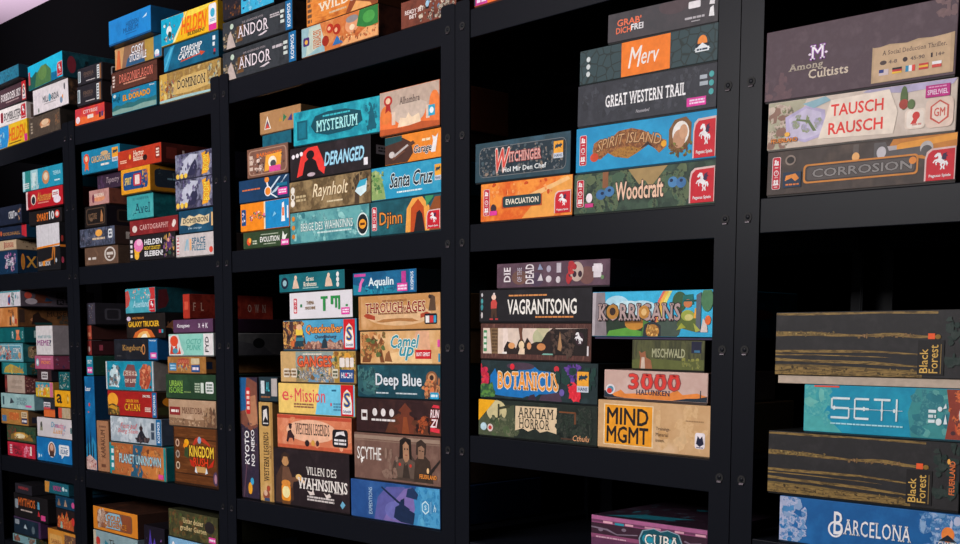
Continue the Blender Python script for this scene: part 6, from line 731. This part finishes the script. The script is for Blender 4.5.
S['ages']=('warm tan parchment game box with dark red serif title and ribbon','c8935c','7a5a38',[
 N(['cc9862','bc8850','d8aa7a'],7),E(.5,.4,.4,.3,'d8b084'),R(0,0,.03,1,'b07c48'),P([.06,.42,.1,.5,.2,.4,.2,.28,.1,.34],'a8442c'),P([.76,.3,.76,.42,.84,.48,.9,.4,.82,.34],'a8442c'),P([.2,.22,.3,.3,.5,.32,.66,.3,.74,.22,.66,.2,.5,.24,.3,.2],'a87444'),T('THROUGH',.31,.64,.46,.3,'8c2622','bs','f0d8b0'),T('the',.555,.6,.06,.2,'8a4434','i'),T('AGES',.7,.64,.24,.32,'8c2622','bs','f0d8b0'),D(.24,.43,.72,.5,1,'8a5a3c'),T('EINE NEUE GESCHICHTE',.44,.84,.3,.06,'8a4a34','s'),P([.86,.5,.88,.8,.9,.96,.94,.9,.95,.5],'5a4434'),E(.88,.9,.02,.06,'3a2c28'),RR(.81,.12,.965,.42,'1c1c24'),R(.825,.16,.87,.36,'e8e4e0'),R(.875,.16,.92,.36,'c8343c'),R(.925,.16,.955,.36,'3a9ac0')],[])
S['aquolin']=('bright blue sea game box with white rounded title and pink sticker, topmost of its stack','165a84','14242e',[
 N(['17608c','125078','1f74a0'],6),P([0,0,0,.5,.3,.2,.6,.3,.8,.0],'1f7a94'),X(.2,.05,.7,.4,10,['1c8aa0','124a6c','2a9ab4'],5,.05),P([.08,.14,.1,.5,.14,.76,.18,.7,.14,.5,.12,.14],'d86aa8'),R(.02,.84,.2,.96,'c84a9a'),T('Aqualin',.44,.5,.4,.5,'d8eef4','b'),R(.7,.06,.86,.42,'d8449a'),D(.71,.1,.85,.36,2,'f4d4e8'),R(.77,.44,.84,.94,'b83a8a'),KOS(.89,.985)],[T('A',.55,.5,.18,.5,'2a3a44','b')])
# ================= bottom row
S['botaqua']=('pale aqua game box with dark creatures, lowest in the dim corner stack','7aa4a8','3a4c3c',[N(['80aaae','7098a0'],6),X(.05,.3,.3,.95,6,['4a3a34','8a5a4a'],3,.08),X(.7,.2,.95,.9,6,['3a4a4c','8a6a5a'],5,.06)],[X(.05,.05,.6,.95,14,['6a5a34','3a3424','8a7444'],5,.05)])
S['botpurp']=('dark teal game box with purple rim and small white marks','1c2c3c','3a2440',[N(['1d2e3e','182634','243848'],7),R(0,.93,1,1,'4a3050'),RR(.04,.55,.2,.85,'8a949c'),P([.36,.4,.42,.66,.5,.36],'a8b8c0'),E(.72,.4,.06,.24,'5a6a74'),R(.92,0,1,1,'4a2c50')],[])
S['botblack']=('black game box with flame coloured jagged title and red emblem, in the dim corner','1f1c1e','161416',[N(['201d1f','1a181a'],7),RR(.03,.35,.12,.75,'8a949c'),T('MYTHOS',.38,.66,.5,.36,'c8642c','b','4a1c10'),D(.2,.26,.54,.36,1,'b8a8a0'),P([.7,.5,.71,.82,.76,.8,.77,.5],'5a9ab4'),P([.7,.2,.73,.44,.78,.2],'c02c34'),R(.8,.06,.93,.28,'d84a8a')],[])
S['bottop']=('charcoal box with faint red title topping the dim corner stack','2c2a32','1d1c20',[N(['2d2b33','26242b'],7),T('INFERNO',.5,.6,.6,.3,'a83a3c','b')],[])
S['botorange']=('golden orange game box with picture end under the flame art box','cf8a34','7a4f20',[N(['d49038','c47e2c'],7),RR(.05,.3,.5,.8,'d8a45a'),T('SAHARA',.28,.5,.34,.2,'8a4424','b'),R(.0,0,1,.2,'e0742c'),P([.56,.1,.6,.9,.98,.9,.98,.1],'6a4a3c'),X(.58,.1,.97,.85,9,['a87a4a','3a2c2c','c89a5a'],4,.05)],[])
S['botfire']=('dark game box with burning city art in the dim corner','2a1f1f','1d1717',[N(['2c2020','221a1a'],7),P([.04,.1,.1,.7,.2,.5,.3,.85,.42,.55,.55,.95,.66,.5,.8,.6,.9,.3,.9,.05],'b8562c'),X(.05,.08,.9,.7,18,['d87a3c','8a3a24','e8a85a','c8402c','3a5a44'],5,.05),E(.88,.5,.08,.2,'c83a34'),P([.2,.08,.22,.4,.3,.4,.32,.08],'8ab0a4')],[])
S['botteal']=('dark teal box with two small figures and pink dot, in the dim corner','16405c','102c40',[N(['174460','123650'],7),P([.08,.2,.16,.85,.26,.2],'8a6a58'),P([.42,.2,.5,.85,.6,.2],'a88a74'),E(.9,.45,.08,.26,'c8508a')],[])
S['botpink']=('teal game box with purple lettering and orange end, topmost in the dim corner','1f6474','143c48',[N(['20687a','1a5664'],7),P([0,0,0,1,.2,1,.16,0],'c88a3c'),T('NORDIC',.52,.5,.34,.46,'b83a7c','b'),E(.78,.55,.05,.2,'c8e0e4'),R(.86,.4,.95,.6,'a8c8d0')],[])
S['gold']=('broad orange framed game box with western picture and two line title','d8862a','3a241c',[N(['dc8a2c','cc7a24'],7),RR(.09,.12,.88,.88,'6a4434'),RR(.1,.14,.87,.86,'7a5240'),X(.11,.15,.3,.84,12,['4a3028','c8a890','8a5a44','d8c8b8'],4,.06),P([.3,.16,.28,.7,.36,.84,.6,.84,.66,.4,.6,.16],'8ab4c4'),P([.66,.16,.66,.84,.86,.84,.86,.16],'8a4a2c'),T('COLD',.46,.62,.3,.24,'c87a2c','bs','4a2818'),T('DILIGENCE',.5,.34,.5,.24,'c87a2c','bs','4a2818')],[N(['3a2620','2c1c18'],8)],[N(['44281c','2e1c16','583424'],8)])
S['undergold']=('grey blue picture box with red medal under the orange framed box','8aa4a8','5a6a70',[N(['8ea8ac','7a949a'],7),E(.1,.72,.05,.12,'b8342c'),P([.07,.4,.08,.66,.13,.66,.14,.4],'c8583c'),P([.24,.3,.26,.8,.34,.7,.4,.4],'2a7a8c'),T('Thurn',.52,.74,.34,.2,'3a3430','s'),R(0,.0,.06,1,'c0b49c')],[])
S['flame']=('black box with purple flame art beside the orange framed box','1c1822','151218',[P([.1,.1,.2,.6,.3,.95,.4,.6,.5,.8,.7,.5,.8,.1],'4a3a9a'),P([.2,.1,.3,.5,.36,.7,.44,.4,.6,.1],'7a5ac0'),X(.1,.1,.9,.8,8,['5a48ac','2a2450','c880d0'],4,.06)],[])
S['garden']=('mossy dark game box with cream script title and pink sticker','4a4a2c','2c2c1e',[N(['4c4c2e','3a3a26','5e5c38'],9),X(.02,.1,.98,.95,24,['5a5a34','34341f','6a4a2c','4a5a30'],7,.06),T('Unter deiner',.5,.68,.42,.2,'e0c890','s'),T('großer Garten',.5,.38,.54,.24,'e0c890','s'),E(.84,.6,.1,.22,'2a2424'),R(.82,.06,.96,.26,'d8449a'),D(.83,.1,.95,.22,1,'f4d4e8')],[])
S['undergarden']=('light blue game box with red dots under the mossy box','7fb0d0','4a6a80',[N(['84b4d4','74a6c8'],7),E(.28,.8,.05,.12,'c8323c'),E(.1,.85,.03,.08,'ece8e8'),R(.0,.0,.03,1,'5a8aac')],[])
# ------------------------------------------------------------------ tunables of the room
RACKCOL = '13151b'; RACKR = .36; RACKS = .08; CEILCOL = 'd2b8cf'; ZCEIL = 1.425; EXPOSURE = 0.0; WORLD = (.5, .55, .65, .015)
def LIGHTS():
    def panel(name, loc, target, sx, sy, power, col, spread=PI):
        l = bpy.data.lights.new(name, 'AREA'); l.shape = 'RECTANGLE'; l.size = sx; l.size_y = sy; l.energy = power; l.color = col; l.spread = spread
        o = bpy.data.objects.new(name, l); C.objects.link(o); o.location = loc
        o.rotation_euler = (Vector(target) - Vector(loc)).to_track_quat('-Z', 'Y').to_euler()
    panel('unseen_front_light', (-.5, -3.3, 1.08), (-.4, 0, .3), 2.2, .7, 130, (1, .97, .95))  # unseen area light added in front of the racks, no window there
    panel('added_ceiling_fill', (-3.4, -1.1, .55), (-2.9, .4, 1.38), .5, .3, 16, (1, .95, .98), 1.3)  # unseen fill light added to brighten the ceiling
# ------------------------------------------------------------------ build the games
need = set()
for sp in S.values():
    for els in sp[3:]:
        for e in expand(els):
            if e[0] == 'T':
                st = e[7].replace('u', '').replace('a', ''); need.add((e[1], st, False))
                if e[8]: need.add((e[1], st, True))
glyphs(sorted(need))
TRAY = {'forest1': .0125, 'rokki': .004, 'halunken': .003, 'kings': .003}
TRAYCOL = {'forest1': 'b4a392', 'rokki': '3a3450'}
BAYN = ['first', 'second', 'third', 'fourth', 'fifth']
LEVN = {'k0': 'top shelf', 'k1': 'upper middle shelf', 'k2': 'lower middle shelf', 'k3': 'lower middle shelf', 'k4': 'bottom shelf in view', 'k5': 'bottom shelf in view'}
for key in GE:
    game_box(key, 'board games on the %s of the %s rack' % (LEVN[GE[key][1]], BAYN[GE[key][0]]))

# ------------------------------------------------------------------ the racks
STEEL = paint('black_powder_coated_steel', RACKCOL, RACKR, .06, 900, RACKS)
DARK = paint('black_slot_shade', '060607', .7)  # near-black that stands in for shade inside the slots
BOLT = paint('blackened_bolt_steel', '6a6468', .35, 0, 1, .5, .9)
FLOOR_Z = -1.40
def rack(bay, x0, x1, shelves, label):
    r = bpy.data.objects.new('shelving_rack', None); C.objects.link(r); r.location = ((x0 + x1) / 2, .22, FLOOR_Z)
    r['label'] = label; r['category'] = 'shelf'; r['group'] = 'black steel shelving racks'
    ox, oy, oz = r.location
    PW, DEP, TOP = .0395, .44, .664
    for px, sgn in ((x0 + .0008, 1), (x1 - .0008, -1)):
        for fy in (0, 1):
            bm = bmesh.new(); a, b = (px, px + PW) if sgn > 0 else (px - PW, px)
            yf = 0 if fy == 0 else DEP
            # bent angle: a front plate with rounded head and a side flange
            ya, yb = (yf - .0, yf + .002) if fy == 0 else (yf - .002, yf)
            ch = .006; z0, z1 = FLOOR_Z, TOP
            pts = [(a, z0), (b, z0), (b, z1 - ch), (b - ch * .3, z1 - ch * .3), (b - ch, z1), (a + ch, z1), (a + ch * .3, z1 - ch * .3), (a, z1 - ch)]
            vs = [bm.verts.new((p, ya, q)) for p, q in pts] + [bm.verts.new((p, yb, q)) for p, q in pts]; n = len(pts)
            bm.faces.new(vs[:n]); bm.faces.new(vs[:n - 1:-1])
            for i in range(n): bm.faces.new((vs[i], vs[i + n], vs[(i + 1) % n + n], vs[(i + 1) % n]))
            fx = (px, px + .0018) if sgn > 0 else (px - .0018, px)
            box_bm(bm, fx[0], fx[1], *((.002, PW) if fy == 0 else (DEP - PW, DEP - .002)), FLOOR_Z, .585)
            bmesh.ops.recalc_face_normals(bm, faces=bm.faces)
            bmesh.ops.translate(bm, verts=bm.verts, vec=(-ox, -oy, -oz))
            post = obj('post', bm, STEEL, r)
            if fy == 0:
                cx = (a + b) / 2; z = .6175
                while z > FLOOR_Z + .1:
                    # black disc painted as the shade inside a keyhole slot, rivet head on it
                    bm = bmesh.new()
                    q = bmesh.ops.create_cone(bm, cap_ends=True, segments=20, radius1=.0072, radius2=.0072, depth=.0009)
                    bmesh.ops.transform(bm, verts=q['verts'], matrix=Matrix.Translation((cx - ox, -.0004 - oy, z - oz)) @ Matrix.Rotation(PI / 2, 4, 'X'))
                    slot = obj('slot_shade_disc', bm, DARK, post)
                    bm = bmesh.new()
                    q = bmesh.ops.create_uvsphere(bm, u_segments=16, v_segments=8, radius=.0036)
                    bmesh.ops.transform(bm, verts=q['verts'], matrix=Matrix.Translation((cx - ox, -.0012 - oy, z + .0006 - oz)) @ Matrix.Diagonal((1, .32, 1, 1)))
                    obj('rivet_head', bm, STEEL, post)
                    bm = bmesh.new()
                    box_bm(bm, cx - .0042 - ox, cx + .0042 - ox, -.0022 - oy, -.0006 - oy, z - .0088 - oz, z - .0052 - oz, .0006)
                    bmesh.ops.rotate(bm, verts=bm.verts, cent=(cx - ox, -oy, z - .007 - oz), matrix=Matrix.Rotation(-.5, 3, 'X'))
                    obj('lug', bm, BOLT, post)
                    z -= .2025
    for zl, zr in shelves:
        xl, xr = x0 + .0405, x1 - .0405; al = math.atan2(zr - zl, xr - xl)
        f = lambda x: zl + (x - xl) * math.tan(al)
        bm = bmesh.new()                                    # shelf board
        vs = []
        for x in (x0 + .004, x1 - .004):
            for yy, dz in ((.012, -.0006), (DEP - .004, -.0006), (DEP - .004, -.012), (.012, -.012)): vs.append(bm.verts.new((x - ox, yy - oy, f(x) + dz - oz)))
        for i in range(4): bm.faces.new((vs[i], vs[(i + 1) % 4], vs[4 + (i + 1) % 4], vs[4 + i]))
        bm.faces.new(vs[3::-1]); bm.faces.new(vs[4:]); bmesh.ops.recalc_face_normals(bm, faces=bm.faces)
        sh = obj('shelf_board', bm, STEEL, r)
        for nm, y0, y1 in (('front_beam', .0025, .0115), ('back_beam', DEP - .012, DEP - .0025)):
            bm = bmesh.new(); box_bm(bm, xl - .018, xr + .018, y0, y1, -.052, 0, .0012)
            for v in bm.verts: v.co.z += f(v.co.x) - .0004
            bmesh.ops.translate(bm, verts=bm.verts, vec=(-ox, -oy, -oz)); obj(nm, bm, STEEL, sh)
    return r
rack(0, -2.324, -1.684, [SZ[(0, 'k0')], SZ[(0, 'k1')], SZ[(0, 'k2')], (-.66, -.66), (-1.2, -1.2)], 'narrow black steel rack farthest from the camera, crowded with small boxes')
rack(1, -1.684, -.845, [SZ[(1, 'k0')], SZ[(1, 'k1')], SZ[(1, 'k2')], (-.66, -.66), (-1.2, -1.2)], 'wide black steel rack with the golden framed box and the red boxes on it')
rack(2, -.845, 0, [SZ[(2, 'k0')], SZ[(2, 'k1')], SZ[(2, 'k2')], (-.66, -.66), (-1.2, -1.2)], 'wide black steel rack holding two upright boxes and a large dark brown box')
rack(3, 0, .64, [SZ[(3, 'k0')], SZ[(3, 'k1')], SZ[(3, 'k3')], (-.37, -.37), (-.78, -.78), (-1.2, -1.2)], 'narrow black steel rack with a wide black gap between its shelf stacks, second nearest')
rack(4, .64, 1.28, [(.6445, .6445), SZ[(4, 'k1')], (-.283, -.283), (-.7, -.7), (-1.2, -1.2)], 'black steel rack nearest the camera, cut off by the picture edge')

# ------------------------------------------------------------------ the room
def struct(name, dims, mat):
    o = boxobj(name, dims, mat); o['kind'] = 'structure'; return o
WALL = paint('black_painted_wall', '020203', .95, .1, 60, .02)
CEIL = paint('pale_lilac_ceiling', CEILCOL, .8, .05, 40)
FLOOR = paint('dark_floor', '2a2826', .6, .1, 30)
YW = .60; ZC = ZCEIL
struct('floor', (-6, 4, -5, YW + .1, FLOOR_Z - .1, FLOOR_Z), FLOOR)
struct('wall_back', (-6, 4, YW, YW + .1, FLOOR_Z, ZC), WALL)
struct('ceiling', (-6, 4, -5, YW + .1, ZC, ZC + .1), CEIL)
st = struct('trim_1', (-6, 4, YW - .30, YW - .22, ZC - .004, ZC), paint('ceiling_strip', 'f0e6ea', .6))

# ------------------------------------------------------------------ light and camera
LIGHTS()
w = bpy.data.worlds.new('room_light'); bpy.context.scene.world = w; w.use_nodes = True
w.node_tree.nodes['Background'].inputs[0].default_value = WORLD[:3] + (1,); w.node_tree.nodes['Background'].inputs[1].default_value = WORLD[3]
cam = bpy.data.cameras.new('camera'); co = bpy.data.objects.new('camera', cam); C.objects.link(co)
f_px = 1150.; cam.sensor_fit = 'HORIZONTAL'; cam.sensor_width = 36; cam.lens = f_px / 960 * 36
cam.shift_y = (453.88 - 272) / 960; cam.clip_start = .05
yaw, pit, rol = (math.radians(a) for a in (-45.99, -5.63, .11))
fwd = Vector((math.sin(yaw) * math.cos(pit), math.cos(yaw) * math.cos(pit), math.sin(pit)))
rt = Vector((math.cos(yaw), -math.sin(yaw), 0)); up = rt.cross(fwd)
r2 = rt * math.cos(rol) + up * math.sin(rol); u2 = -rt * math.sin(rol) + up * math.cos(rol)
m = Matrix((r2, u2, -fwd)).transposed().to_4x4(); m.translation = (1.662, -1.537, .024)
co.matrix_world = m
sc = bpy.context.scene; sc.camera = co
sc.view_settings.view_transform = 'Standard'; sc.view_settings.look = 'None'; sc.view_settings.gamma = 1; sc.view_settings.use_curve_mapping = False
sc.view_settings.exposure = EXPOSURE
